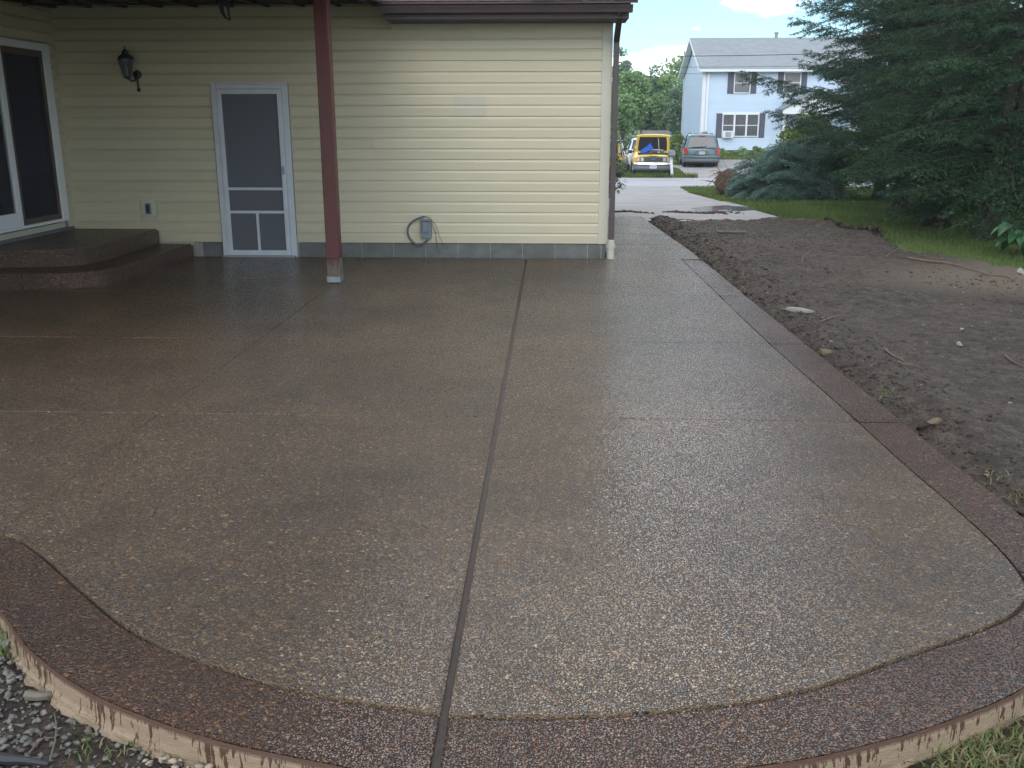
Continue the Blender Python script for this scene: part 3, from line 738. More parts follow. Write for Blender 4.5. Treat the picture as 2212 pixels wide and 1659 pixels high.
MB().box(dX0, dX1, WY - .10, WY - .0, -.01, .019).build('threshold', M['zinc'], house)

# sliding door in the wing wall
WX = -6.017
fr = MB()
fr.box(WX, WX + .045, 11.50, 11.66, .47, 2.53); fr.box(WX, WX + .045, 9.56, 9.64, .47, 2.53)
fr.box(WX, WX + .045, 9.64, 11.50, 2.45, 2.53); fr.box(WX, WX + .055, 9.64, 11.50, .47, .505)
sl_d = fr.build('sliding_door', M['white_clean'], house, bevel=.004)
g = MB().box(WX + .0, WX + .030, 11.44, 11.50, .506, 2.449); g.box(WX, WX + .030, 10.60, 10.68, .506, 2.449); g.box(WX, WX + .030, 10.68, 11.44, .506, .57); g.box(WX, WX + .030, 10.68, 11.44, 2.38, 2.449)
g.build('screen_frame', M['brown_frame'], sl_d)
MB().add([(WX + .02, 10.68, .57), (WX + .02, 11.44, .57), (WX + .02, 11.44, 2.38), (WX + .02, 10.68, 2.38)], [(0, 1, 2, 3)]).build('mesh_screen', M['screen_dark'], sl_d)
g = MB().box(WX + .008, WX + .052, 10.50, 10.597, .506, 2.449); g.box(WX + .008, WX + .052, 9.64, 9.72, .506, 2.449); g.box(WX + .008, WX + .052, 9.72, 10.50, .506, .66); g.box(WX + .008, WX + .052, 9.72, 10.50, 2.37, 2.449)
g.build('glass_panel_frame', M['white_clean'], sl_d, bevel=.003)
MB().add([(WX + .03, 9.72, .66), (WX + .03, 10.50, .66), (WX + .03, 10.50, 2.37), (WX + .03, 9.72, 2.37)], [(0, 1, 2, 3)]).build('glass_pane', M['pane'], sl_d)
MB().add([(WX + .006, 10.68, .57), (WX + .006, 11.44, .57), (WX + .006, 11.44, 2.38), (WX + .006, 10.68, 2.38)], [(0, 1, 2, 3)]).build('glass_pane', M['pane'], sl_d)
# near-black panel painted as the shade of the room behind, and its curtain
rm = MB().box(WX - .020, WX - .012, 9.6, 11.55, .45, 2.5).build('room_shade_panel', M['dark'], house)
cv = []; ny = 60
for i in range(ny + 1):
    y = 10.72 + .68 * i / ny; cv.append((WX - .004 + .0035 * math.sin(i * 1.35), y))
cm = MB(); vs = [(x, y, z) for z in (1.05, 2.40) for x, y in cv]; cm.add(vs, [(i, i+1, ny+1+i+1, ny+1+i) for i in range(ny)])
cm.build('curtain', M['curtain'], house)

# eave, gutter, roof
GY = 11.26
ga = MB().prism([(GY, 2.905), (GY - .015, 2.895), (GY + .005, 2.86), (GY + .02, 2.825), (GY + .10, 2.825), (GY + .10, 2.845), (GY + .03, 2.845), (GY + .012, 2.90)], -1.93, .90, 'x')
ga.build('gutter', M['brown_metal'], house)
MB().box(-1.90, .865, GY + .10, WY + .02, 2.765, 2.835).build('soffit_box', M['fascia'], house, bevel=.004)
MB().box(-1.93, .88, GY + .085, GY + .10, 2.835, 2.93).build('fascia_board', M['fascia'], house)
MB().box(-1.9, .60, WY - .03, WY - .02, 2.70, 2.765).build('frieze_board', M['trim_cream'], house)
rs = .36
MB().prism([(GY - .02, 2.915), (GY - .02, 2.935), (15.5, 2.935 + rs * (15.5 - GY)), (19.8, 2.935), (19.8, 2.915), (15.5, 2.915 + rs * (15.5 - GY) - .02)], -10, .95, 'x').build('roof_deck', M['fascia'], house)
# shingles: rows of single tabs near the eave, each a piece
for r in range(5):
    y0 = GY - .035 + r * .135; n = 0
    xx = -1.93 + (r % 2) * .15 - .15
    while xx < .94:
        x0, x1 = max(xx, -1.93), min(xx + .30, .96)
        if x1 - x0 > .05:
            j = rnd.uniform(-.012, .012); z0 = 2.938 + rs * (y0 - GY + .035) + .004 * r * 0
            MB().prism([(y0 + j, z0 + .004), (y0 + j, z0 + .014), (y0 + .19, z0 + .19 * rs + .008), (y0 + .19, z0 + .19 * rs + .001)], x0 + .003, x1 - .003, 'x').build('shingle', M['shingle_brown'], house)
        xx += .305
mroof = MB()
for r in range(5, 32):
    y0 = GY - .035 + r * .135; z0 = 2.938 + rs * (y0 - GY + .035)
    mroof.prism([(y0, z0 + .004), (y0, z0 + .014), (y0 + .15, z0 + .15 * rs + .008), (y0 + .15, z0 + .15 * rs + .001)], -1.93, .96, 'x')
mroof.prism([(GY, 2.95), (GY, 2.97), (15.5, 2.97 + rs * (15.5 - GY)), (15.5, 2.945 + rs * (15.5 - GY))], -10, -1.94, 'x')
mroof.build('upper_shingles', M['shingle_brown'], house, kind='stuff')
MB().box(-14, -5.9, 3.2, 12, 3.06, 3.3).build('wing_light_blocker', M['shingle_brown'], house)  # unseen plain slab, added to block light above the wing
# downspout and its drain
ds = MB(); dx0, dx1 = .728, .795
ds.prism([(GY + .02, 2.83), (GY + .09, 2.83), (WY - .02, 2.60), (WY - .02, 2.52), (WY - .045, 2.52)], dx0, dx1, 'x')
ds.box(dx0, dx1, WY - .09, WY - .03, .20, 2.60)
ds.box(dx0 - .004, dx1 + .004, WY - .094, WY - .026, 1.55, 1.58)
dso = ds.build('downspout', M['brown_metal'], house, bevel=.004)
cxp, cyp = .765, WY - .06
pv = MB().lathe([(.048, .0), (.048, .13), (.058, .131), (.058, .175), (.05, .178), (.05, .20), (.046, .235), (.030, .236)], (cxp - .008, cyp - .01, 0.006), 'z', 20)
pv.build('drain_pipe', M['pvc'], house, bevel=.0)

# ------------------------------------------------------------------ patio cover and post
cov = thing('patio_cover', (-4, 10.3, 0), 'dark-raftered patio cover carried by a dark red wooden post', 'patio cover')
for k in range(10):
    x = -5.93 + .428 * k
    MB().prism([(WY - .02, 2.955), (WY - .02, 3.095), (5.6, 2.84), (5.6, 2.70)], x - .02, x + .02, 'x').build('rafter', M['rafter'], cov)
MB().prism([(WY + .0, 3.097), (WY + .0, 3.135), (5.5, 2.88), (5.5, 2.842)], -10.5, -1.90, 'x').build('roof_deck', M['rafter'], cov)  # cover lengthened forward out of view to darken the wall and patio
MB().prism([(WY - .56, 2.93), (WY - .56, 3.11), (5.5, 2.875), (5.5, 2.70)], -1.945, -1.90, 'x').build('rake_board', M['rafter'], cov)
MB().box(-6.0, -1.95, 9.77, 9.90, 2.885, 2.99).build('beam', M['rafter'], cov)
MB().box(-10.5, -1.9, 5.46, 5.495, 2.70, 2.885).build('front_fascia', M['rafter'], cov)
px0, px1, py0, py1 = -2.335, -2.197, 9.80, 9.94
po = MB().box(px0, px1, py0, py1, .26, 2.885).build('post', M['redpaint'], cov, bevel=.006)
pb = MB(); 
pb.box(px0 - .0, px1 + .0, py0, py1, .075, .259)
pb.build('bare_post_foot', M['barewood'], cov, bevel=.006)
# chipped paint flakes at the transition: jagged red tongue over the bare wood
fl = MB(); r2 = random.Random(3)
for i in range(9):
    x = px0 + .008 + i * .0145; hgt = r2.uniform(.02, .13)
    fl.add([(x, py0 - .0012, .262), (x + .0145, py0 - .0012, .262), (x + .012, py0 - .0012, .262 - hgt), (x + .003, py0 - .0012, .262 - hgt * .8)], [(0, 3, 2, 1)])
fl.build('paint_flakes', M['redpaint'], cov)
MB().box(px0 - .004, px1 + .004, py0 - .005, py1 + .004, .012, .075).build('post_base', M['zinc'], cov, bevel=.003)
MB().box(px0 + .02, px1 - .02, py0 + .02, py1 - .02, .004, .02).build('standoff', M['fascia'], cov)

# forked ornament hanging under the cover
hp = at_y(487, 30, 10.4)
ho = thing('hanging_ornament', (hp.x, 10.4, 2.6), 'dark forked iron ornament hanging under the patio cover left of the post', 'ornament')
def hy(px, py): 
    p = at_y(px, py, 10.4); return (p.x, p.y, p.z)
m_ = MB().tube([hy(476, -12), hy(477, 10), hy(480, 25), hy(487, 38), hy(497, 43)], [.028, .026, .020, .012, .006], 8); m_.build('long_prong', M['black'], ho)
m_ = MB().tube([hy(490, -12), hy(492, 10), hy(494, 28), hy(497, 44)], [.022, .018, .012, .008], 8); m_.build('straight_prong', M['black'], ho)
MB().tube([hy(483, -8), (hp.x, 10.4, 2.94)], .006, 6).build('hook', M['black'], ho)

# ------------------------------------------------------------------ wall lantern
lx, lz = -5.06, 2.30; ly = WY - .016
lan = thing('wall_lantern', (lx, WY, 2.1), 'black coach lantern hung on the cream siding left of the screen door', 'lantern')
bp_ = MB().lathe([(.0, .0), (.055, .0), (.05, -.014), (.02, -.022)], (lx + .045, ly, 2.20), 'y', 18); bp_.build('wall_plate', M['black'], lan, smooth=False)
ax, ay = lx - .02, ly - .14
ar = MB().tube([(lx + .045, ly - .02, 2.19), (lx + .04, ly - .07, 2.13), (lx + .02, ly - .12, 2.12), (ax, ay, 2.155)], [.012, .010, .010, .012], 8)
ar.tube([(lx + .045, ly - .014, 2.2), (lx + .048, ly - .016, 2.10), (lx + .05, ly - .014, 2.03)], [.012, .011, .008], 8)
ar.lathe([(.004, -.03), (.018, -.022), (.022, -.005), (.016, .01), (.008, .016)], (lx + .05, ly - .014, 2.03), 'z', 12)
ar.build('arm', M['black'], lan)
c6 = [(math.cos(math.pi/3*i + .3), math.sin(math.pi/3*i + .3)) for i in range(6)]
zb, ztp = 2.175, 2.375; rb_, rt_ = .042, .088
cg = MB()
for i in range(6):
    cg.tube([(ax + c6[i][0]*rb_, ay + c6[i][1]*rb_, zb), (ax + c6[i][0]*rt_, ay + c6[i][1]*rt_, ztp)], .0045, 6)
for r_, z_ in ((rb_, zb), (rt_, ztp)):
    cg.tube([(ax + c6[i % 6][0]*r_, ay + c6[i % 6][1]*r_, z_) for i in range(7)], .006, 6)
cg.lathe([(.008, -.03), (.03, -.02), (.045, 0), (.045, .006)], (ax, ay, zb - .006), 'z', 12)
cg.build('cage', M['black'], lan)
for i in range(6):
    a_, b_ = c6[i], c6[(i+1) % 6]
    MB().add([(ax+a_[0]*rb_, ay+a_[1]*rb_, zb), (ax+b_[0]*rb_, ay+b_[1]*rb_, zb), (ax+b_[0]*rt_, ay+b_[1]*rt_, ztp), (ax+a_[0]*rt_, ay+a_[1]*rt_, ztp)], [(0,1,2,3)]).build('glass_pane', M['lantern_glass'], lan)
MB().lathe([(.1, ztp), (.102, ztp + .008), (.07, ztp + .04), (.048, ztp + .05), (.045, ztp + .07), (.05, ztp + .075), (.022, ztp + .10), (.008, ztp + .105), (.010, ztp + .125), (.002, ztp + .14)], (ax, ay, 0), 'z', 6).build('hood', M['black'], lan)
MB().lathe([(.01, zb), (.012, zb + .10), (.004, zb + .13)], (ax, ay, 0), 'z', 8).build('candle_tube', M['pvc'], lan)

# ------------------------------------------------------------------ outlet and electrical box
ou = thing('outlet_box', (-5.04, WY, .6), 'grey covered socket on a cream mounting block above the steps', 'socket')
MB().box(-5.14, -4.94, WY - .022, WY, .505, .70).build('mounting_block', M['trim_cream'], ou, bevel=.005)
MB().box(-5.075, -5.005, WY - .045, WY - .0225, .53, .665).build('flip_cover', M['greybox'], ou, bevel=.006)
MB().box(-5.062, -5.018, WY - .050, WY - .0455, .55, .645).build('cover_panel', M['black'], ou)

def ew(px, py, dy=0.0):
    p = at_y(px, py, WY - .03 - dy); return (p.x, p.y, p.z)
def e6(zx, zy, dy=0.0):    # region-6 zoom pixels
    return ew((1240 + zx / 7.373) * .6777, (650 + zy / 7.373) * .6777, dy)
eb = thing('electrical_box', (-1.55, WY, .25), 'grey disconnect box with a looped conduit low on the cream siding', 'electrical box')
p0 = e6(735, 370); p1 = e6(1005, 800)
bx0, bx1, bz1, bz0 = p0[0], p1[0], p0[2], p1[2]
MB().box(bx0 + .006, bx1, WY - .085, WY - .017, bz0, bz1 - .015).build('case', M['greybox'], eb, bevel=.004)
MB().box(bx0 - .003, bx1 + .006, WY - .105, WY - .017, bz1 - .012, bz1 + .004).build('rain_lip', M['greybox'], eb, bevel=.003)
cv_ = MB(); w_ = bx1 - bx0; h_ = bz1 - bz0
cv_.add([(bx0+w_*.22, WY-.0855, bz0+h_*.36), (bx0+w_*.78, WY-.0855, bz0+h_*.36), (bx0+w_*.74, WY-.0855, bz0+h_*.90), (bx0+w_*.22, WY-.0855, bz0+h_*.90),
        (bx0+w_*.25, WY-.112, bz0+h_*.38), (bx0+w_*.70, WY-.112, bz0+h_*.38), (bx0+w_*.62, WY-.106, bz0+h_*.76), (bx0+w_*.32, WY-.106, bz0+h_*.76)],
       [(4,5,6,7),(0,1,5,4),(1,2,6,5),(2,3,7,6),(3,0,4,7)])
cv_.build('cover', M['greybox'], eb)
cp = catmull([(920,800),(905,850),(840,905),(740,948),(650,945),(560,890),(480,790),(440,680),(445,570),(490,480),(560,410),(660,350),(760,315),(845,295)], 5)
MB().tube([e6(x, y, .012) for x, y in cp], .0125, 10).build('conduit', M['conduit'], eb)
MB().tube([e6(925, 790, .012), e6(915, 835, .012)], .016, 10).build('fitting', M['zinc'], eb)
for pts in ([(850,300),(930,330),(975,420),(1020,560),(1090,680),(1105,800),(1125,960),(1150,1090),(1200,1145),(1270,1165)],
            [(850,300),(940,340),(1010,450),(1060,560),(1100,650),(1100,760),(1115,950)],
            [(850,298),(920,310),(1010,380),(1090,490),(1150,620),(1180,740),(1230,860),(1285,965)]):
    MB().tube([e6(x, y, .015 if y < 950 else -.01) for x, y in catmull(pts, 4)], .0028, 5).build('loose_wire', M['conduit'], eb)
# ------------------------------------------------------------------ foliage builders
def unit(v): return v / (np.linalg.norm(v, axis=-1, keepdims=True) + 1e-9)
def needles(A, B, n, ln, w, spread, rng, jitter=.3):
    """thin triangles along segments A->B, leaning forward by spread (radians)"""
    A = np.asarray(A, float); B = np.asarray(B, float); m = len(A)
    t = rng.rand(m, n, 1); base = A[:, None] + (B - A)[:, None] * t
    ax = unit(B - A)[:, None].repeat(n, 1); r = unit(rng.randn(m, n, 3)); u = unit(r - ax * (r * ax).sum(-1, keepdims=True))
    s = spread * (1 + jitter * rng.randn(m, n, 1)); d = ax * np.cos(s) + u * np.sin(s)
    side = unit(np.cross(d, unit(rng.randn(m, n, 3)))); L = ln * (1 + .25 * rng.randn(m, n, 1)); W = w * (.8 + .4 * rng.rand(m, n, 1))
    V = np.stack([base - side * W * .5, base + side * W * .5, base + d * L], 2).reshape(-1, 3)
    return V, np.arange(len(V)).reshape(-1, 3)

def sprays(base, dirv, L, rng, droop=.25, up=.0, step=.10, twl=.42, lat=.85, sub=True):
    """segments of one flat conifer bough: axis, side twigs and their sub-twigs"""
    segs = []; dirv = unit(np.array(dirv)); side = unit(np.cross(dirv, [0, 0, 1])); n = max(3, int(L / step)); pts = []
    for i in range(n + 1):
        s = i / n; p = np.array(base) + dirv * L * s + np.array([0, 0, 1]) * L * (up * s - droop * s * s * (1.25 - .5 * s)) + side * L * .04 * math.sin(s * 5 + base[2] * 9)
        pts.append(p)
    for i in range(1, n + 1):
        s = i / n; segs.append((pts[i - 1], pts[i]))
        for sg in (-1, 1):
            tl = (1 - s) ** .75 * L * twl + .10; tl = min(tl, .75) * rng.uniform(.7, 1.15)
            d = unit(dirv * .62 + side * sg * lat + np.array([0, 0, rng.uniform(-.30, .05) - droop * .6])); a = pts[i]; k = max(1, int(tl / .11))
            q = a
            for j in range(k):
                e = a + d * tl * (j + 1) / k + np.array([0, 0, -.12 * tl * ((j + 1) / k) ** 2]); segs.append((q, e)); q = e
                if sub and tl > .22 and j < k:
                    for s2 in (-1, 1):
                        tt = min(.20, tl * .45) * (1 - .6 * j / k) * rng.uniform(.6, 1.2)
                        d2 = unit(d * .6 + np.cross(d, [0, 0, 1]) * s2 * .7 + np.array([0, 0, rng.uniform(-.3, .1)])); segs.append((e, e + d2 * tt))
    return segs, pts

def conifer(name, x, y, h, zc, R, seed, mat, bark, label, cat='tree', group=None, nz=22, per=5, n_needle=9, nl=.045, nw=.012, droop=.28, up=.05, r0=.16,
            trunk_pts=None, azlim=None, shape=.85, spread=1.0, step=.12, lean=(0, 0), skirt=0.0):
    rng = np.random.RandomState(seed); z0 = float(zt(x, y)) - .02
    T = thing(name, (x, y, z0), label, cat, group)
    tm = MB(); tp = trunk_pts or [(0, 0, 0), (lean[0]*.3, lean[1]*.3, h*.3), (lean[0]*.7, lean[1]*.7, h*.7), (lean[0], lean[1], h)]
    pp = catmull3(tp, 5); nn = len(pp)
    tm.tube(pp, [r0 * ((1 - i / (nn - 1)) ** .8 * .97 + .03) * (1.35 if i == 0 else 1.08 if i == 1 else 1) for i in range(nn)], 12)
    for k in range(5):
        a = 2 * math.pi * k / 5 + seed; tm.tube([(math.cos(a)*r0*.4, math.sin(a)*r0*.4, .22), (math.cos(a)*r0*1.3, math.sin(a)*r0*1.3, .05), (math.cos(a)*r0*2.0, math.sin(a)*r0*2.0, -.03)], [r0*.5, r0*.35, r0*.1], 7)
    segA = []; segB = []; bm_ = MB()
    for i in range(nz):
        f = i / nz; z = zc + (h - zc) * f ** 1.05
        rad = R * (1 - f) ** shape * (1 + skirt * (f < .1))
        for k in range(per):
            a = 2 * math.pi * (k / per) + i * 1.31 + rng.uniform(-.35, .35)
            if azlim is not None and not azlim(a): 
                if rng.rand() < .85: continue
            L = max(.35, rad * rng.uniform(.65, 1.12)); zb = z + rng.uniform(-.15, .15)
            fr_ = min(1, max(0, zb / h)); c = np.array(pp[int(fr_ * (nn - 1))], float); c[2] = zb
            sg, pts = sprays(c, (math.cos(a), math.sin(a), up * .5), L, rng, droop=droop * rng.uniform(.6, 1.3), up=up + .25 * f, step=step)
            segA += [s[0] for s in sg]; segB += [s[1] for s in sg]
            bm_.tube([tuple(p) for p in pts[::2]] if len(pts) > 5 else [tuple(p) for p in pts], [max(.004, .022 * (1 - q / max(1, len(pts[::2] if len(pts) > 5 else pts) - 1))) for q in range(len(pts[::2] if len(pts) > 5 else pts))], 4, caps=False)
    A = np.array(segA); B = np.array(segB)
    V, Tt = needles(A, B, n_needle, nl, nw, spread, rng)
    tm.build('trunk', bark, T, world=False, smooth=True); bm_.build('limbs', bark, T, world=False)
    np_mesh('crown', V, Tt, mat, T, off=0)
    return T, len(Tt)
def catmull3(pts, n=5):
    P = [Vector(p) for p in pts]; out = []
    for i in range(len(P) - 1):
        a, b, c, d = P[max(i-1, 0)], P[i], P[i+1], P[min(i+2, len(P)-1)]
        for k in range(n):
            t = k / n; out.append(tuple(0.5 * ((2*b) + (c-a)*t + (2*a-5*b+4*c-d)*t*t + (3*b-3*c+d-a)*t**3)))
    out.append(tuple(P[-1])); return out

def leaf_quads(C, size, rng, flat=.0):
    C = np.asarray(C); n = len(C); u = unit(rng.randn(n, 3)); u[:, 2] *= (1 - flat); u = unit(u); r = unit(rng.randn(n, 3)); v = unit(np.cross(u, r))
    s = size * (.6 + .8 * rng.rand(n, 1))
    V = np.stack([C - u*s*.5, C + v*s*.28, C + u*s*.5, C - v*s*.28], 1).reshape(-1, 3)
    return V, np.arange(len(V)).reshape(-1, 4)
def leafy(name, x, y, h, rx, rz, zc, seed, mat, label, cat='tree', group=None, nclump=60, per=160, size=.22, cl=.7, r0=.14, bark=None, z0=None, lean=(0, 0), ry=None):
    rng = np.random.RandomState(seed); z0 = float(zt(x, y)) if z0 is None else z0
    T = thing(name, (x, y, z0 - .02), label, cat, group); bark = bark or M['bark']; ry = ry or rx
    cs = []
    while len(cs) < nclump:
        p = rng.uniform(-1, 1, 3)
        if .25 < np.linalg.norm(p) < 1: cs.append(p * np.array([rx, ry, rz]) * rng.uniform(.8, 1.1) + np.array([lean[0], lean[1], zc]))
    pts = []
    for c in cs:
        q = unit(rng.randn(per, 3)) * (rng.rand(per, 1) ** .45) * cl * rng.uniform(.6, 1.2) * np.array([1, 1, .7]); pts.append(q + c)
    V, Q = leaf_quads(np.concatenate(pts), size, rng, .3)
    tm = MB(); tp = [(0, 0, 0), (lean[0]*.3, lean[1]*.3, zc*.4), (lean[0]*.8, lean[1]*.8, zc*.8), (lean[0], lean[1], zc + rz*.6)]
    pp = catmull3(tp, 4); tm.tube(pp, [r0 * (1 - .85*i/(len(pp)-1)) for i in range(len(pp))], 8)
    for c in cs[:min(16, nclump)]:
        s = pp[rng.randint(len(pp)//3, len(pp)-1)]; mid = (np.array(s)*.5 + c*.5) + np.array([0, 0, -.1*rz]); tm.tube([s, tuple(mid), tuple(c)], [r0*.35, r0*.2, r0*.07], 5)
    tm.build('trunk', bark, T, world=False, smooth=True)
    np_mesh('crown', V, Q, mat, T, off=0)
    return T

# ------------------------------------------------------------------ vehicles
def paint(name, col, rough=.22):
    return pm(name, col, .08, 1.5, rough, coat=.6, rvar=.05)
M['teal'] = paint('dusty_teal_paint', (.075, .135, .14)); M['yellow'] = paint('yellow_car_paint', (.74, .54, .08)); M['wpaint'] = paint('white_car_paint', (.62, .66, .72))
M['bumper_grey'] = pm('grey_bumper_plastic', (.11, .12, .13), .1, 8, .5); M['dkplastic'] = pm('black_plastic', (.025, .025, .028), .2, 8, .6)
M['redlens'] = pm('red_lamp_lens', (.45, .03, .03), .2, 20, .15); M['amber'] = pm('amber_lens', (.75, .22, .03), .15, 20, .15); M['clearlens'] = pm('clear_lamp_lens', (.42, .46, .44), .2, 20, .1)
M['plate'] = pm('pale_number_plate', (.55, .60, .66), .06, 20, .5); M['platetext'] = pm('plate_characters', (.08, .10, .22), .1, 20, .5)
M['bluebin'] = pm('blue_plastic_bin', (.02, .10, .55), .1, 8, .35); M['logo'] = pm('blue_badge', (.02, .06, .22), .1, 10, .3)

def section(hw, zb, zbelt, ztop, tw, n=1):
    return [(0, zb), (hw*.86, zb), (hw*.965, zb + .06), (hw, zb + .22), (hw*1.0, (zb+zbelt)*.55), (hw*.985, zbelt - .06), (hw*.955, zbelt), (tw + (hw*.955-tw)*.45, zbelt + (ztop-zbelt)*.5),
            (tw + .015, ztop - .10), (tw - .05, ztop - .025), (tw*.6, ztop), (0, ztop + .012)]
def loft(stations):
    """stations: (y, hw, zb, zbelt, ztop, tw); front and rear closed"""
    vs = []; fs = []; rows = []
    for y, *s in stations:
        h = section(*s); full = [(-a, b) for a, b in h[::-1][:-1]] + [(a, b) for a, b in h]
        full = [(-a, b) for a, b in h[1:-1]][::-1]; ring = h + full
        ring = [(a, b) for a, b in h] + [(-a, b) for a, b in h[-2:0:-1]]
        row = []
        for a, b in ring:
            yy = y(a, b) if callable(y) else y
            row.append(len(vs)); vs.append((a, yy, b))
        rows.append(row)
    n = len(rows[0])
    for r0_, r1_ in zip(rows[:-1], rows[1:]):
        for k in range(n): fs.append((r0_[k], r0_[(k+1) % n], r1_[(k+1) % n], r1_[k]))
    for row in (rows[0], rows[-1]):
        # close with quads across the section
        h = n // 2
        for k in range(h - 0):
            a, b, c, d = row[k], row[k+1], row[(n - k - 1) % n], row[(n - k) % n]
            q = [a, b, c, d]; q2 = []
            for w in q:
                if w not in q2: q2.append(w)
            if len(q2) > 2: fs.append(tuple(q2))
    return vs, fs
def wheel(parent, x, y, r=.34, w=.22, hubm='hub', hubside=1):
    t = MB().lathe([(r*.62, -w/2), (r*.93, -w/2), (r, -w/2 + .03), (r, w/2 - .03), (r*.93, w/2), (r*.62, w/2)], (x, y, r), 'x', 24).build('wheel', M['rubber'], parent, world=False, smooth=False)
    MB().lathe([(r*.05, w/2 + .005), (r*.25, w/2 + .01), (r*.55, w/2 - .03), (r*.62, w/2 + .004), (r*.64, w/2 - .02), (r*.64, -w/2 + .02), (r*.62, -w/2 - .004), (r*.55, -w/2 + .03), (r*.25, -w/2 - .01), (r*.05, -w/2 - .005)], (x, y, r), 'x', 20).build('rim', M[hubm], t, world=False)
    return t
def quadpart(name, pts, mat, parent, d=(0, -.012, 0), bevel=.0):
    m = MB(); n = len(pts); a = [Vector(p) for p in pts]; b = [p + Vector(d) for p in a]
    m.add(a + b, [tuple(range(n)), tuple(range(n, 2*n))[::-1]] + [(i, (i+1) % n, n+(i+1) % n, n+i) for i in range(n)])
    return m.build(name, mat, parent, world=False, bevel=bevel)

# ---- teal minivan seen from behind
gv = ground_at(1515.5, 361); VD = 54.0
vp = at_y(1516, 330, VD); vz = float(zt(vp.x, VD)) + .015
van = thing('minivan', (vp.x, VD, vz), 'dusty teal minivan parked tail-out on the driveway of the pale blue house', 'minivan', rz=math.radians(-4.5))
def rear(zk):
    return lambda a, b: (0 if b < .95 else (b - .95) * .52) + .10 * (abs(a) / 1.0) ** 3
vs, fs = loft([(lambda a, b: rear(0)(a, b), .97, .30, 1.0, 1.74, .70), (lambda a, b: rear(0)(a, b) + .25, 1.0, .25, 1.02, 1.78, .73), (1.2, 1.0, .22, 1.02, 1.80, .74), (2.6, 1.0, .22, 1.0, 1.78, .73), (3.3, .99, .22, .99, 1.60, .70),
               (4.1, .97, .22, .97, 1.10, .75), (4.8, .90, .26, .85, .92, .72), (5.05, .75, .32, .72, .78, .60)])
MB().add(vs, fs).build('body', M['teal'], van, world=False, bevel=.02, smooth=True)
def ry_(z, x=0): return (0 if z < .95 else (z - .95) * .52) + .10 * abs(x) ** 3 - .012
rw = MB(); pts = [(-.78, 1.07), (.78, 1.07), (.66, 1.62), (-.66, 1.62)]
quadpart('rear_window', [(x, ry_(z, x*.8) , z) for x, z in pts], M['glass_dark'], van)
for s in (-1, 1):
    quadpart('tail_light', [(s*.80, ry_(.78, .9) - .03, .70), (s*.985, ry_(.78, 1.0) + .01, .72), (s*.97, ry_(1.0, 1.0) + .02, 1.08), (s*.86, ry_(1.0, .9) - .02, 1.08), (s*.79, ry_(1.0, .8) - .03, .95)][::s], M['redlens'], van, d=(0, -.03, 0))
    # dark side glass
    quadpart('side_window', [(s*.962, .55, 1.07), (s*.962, 1.75, 1.07), (s*.84, 1.75, 1.58), (s*.84, .85, 1.58)][::s], M['glass_dark'], van, d=(s*.012, 0, .004))
    quadpart('side_window', [(s*.962, 1.85, 1.07), (s*.962, 3.0, 1.06), (s*.84, 2.75, 1.58), (s*.84, 1.85, 1.58)][::s], M['glass_dark'], van, d=(s*.012, 0, .004))
    mr_ = MB().box(min(s*1.0, s*1.18), max(s*1.0, s*1.18), 3.1, 3.2, .98, 1.12); mr_.build('mirror', M['dkplastic'], van, world=False, bevel=.02)
    for y in (.95, 4.05): wheel(van, s*.86, y, .34, .22)
bm_p = MB(); 
cs = [(-.99, .16), (-.96, .02), (-.80, -.07), (0, -.11), (.80, -.07), (.96, .02), (.99, .16)]
def bumper(cs, z0, z1, t=.05): 
    vs = []; n = len(cs)
    for z, o in ((z0, .02), (z0 + (z1-z0)*.35, -.02), (z1, .0)):
        vs += [(x, y + o, z) for x, y in cs]
    vs += [(x, y + .2, z1) for x, y in cs] + [(x, y + .2, z0) for x, y in cs]
    f = [(r*n+i, r*n+i+1, (r+1)*n+i+1, (r+1)*n+i) for r in range(4) for i in range(n-1)] + [(4*n+i, 4*n+i+1, i+1, i) for i in range(n-1)]
    return vs, f
b1, b2 = bumper(cs, .50, .64); MB().add(b1, b2).build('bumper', M['teal'], van, world=False, smooth=True)
b1, b2 = bumper([(x, y + .015) for x, y in cs], .28, .495); MB().add(b1, b2).build('lower_bumper', M['bumper_grey'], van, world=False, smooth=True)
MB().box(-.86, .86, -.118, -.10, .60, .625).build('bumper_step', M['zinc'], van, world=False)
quadpart('plate_recess', [(-.33, -.013, .70), (.33, -.013, .70), (.33, -.013, .89), (-.33, -.013, .89)], M['bumper_grey'], van, d=(0, -.006, 0))
pl_ = quadpart('number_plate', [(-.155, -.021, .715), (.155, -.021, .715), (.155, -.021, .865), (-.155, -.021, .865)], M['plate'], van, d=(0, -.006, 0))
MB().box(-.37, .37, -.045, -.012, .905, .94).build('handle_trim', M['chrome'], van, world=False)
MB().box(-.17, .17, .37, .40, 1.68, 1.71).build('brake_light', M['redlens'], van, world=False)
MB().tube([(-.55, .035, 1.10), (.1, .05, 1.12), (.25, .06, 1.15)], .012, 6).build('wiper', M['dkplastic'], van, world=False)
for s in (-1, 1): MB().box(s*.6 - .02, s*.6 + .02, .8, 2.8, 1.80, 1.83).build('roof_rail', M['dkplastic'], van, world=False)
for i, x in enumerate((-.11, -.075, -.04, .03, .065, .10)):
    MB().box(x - .011, x + .011, -.030, -.0275, .755, .83).build('plate_character', M['platetext'], pl_, world=False)
MB().box(-.55, .55, -.005, .3, .25, .30).build('underside', M['dkplastic'], van, world=False)

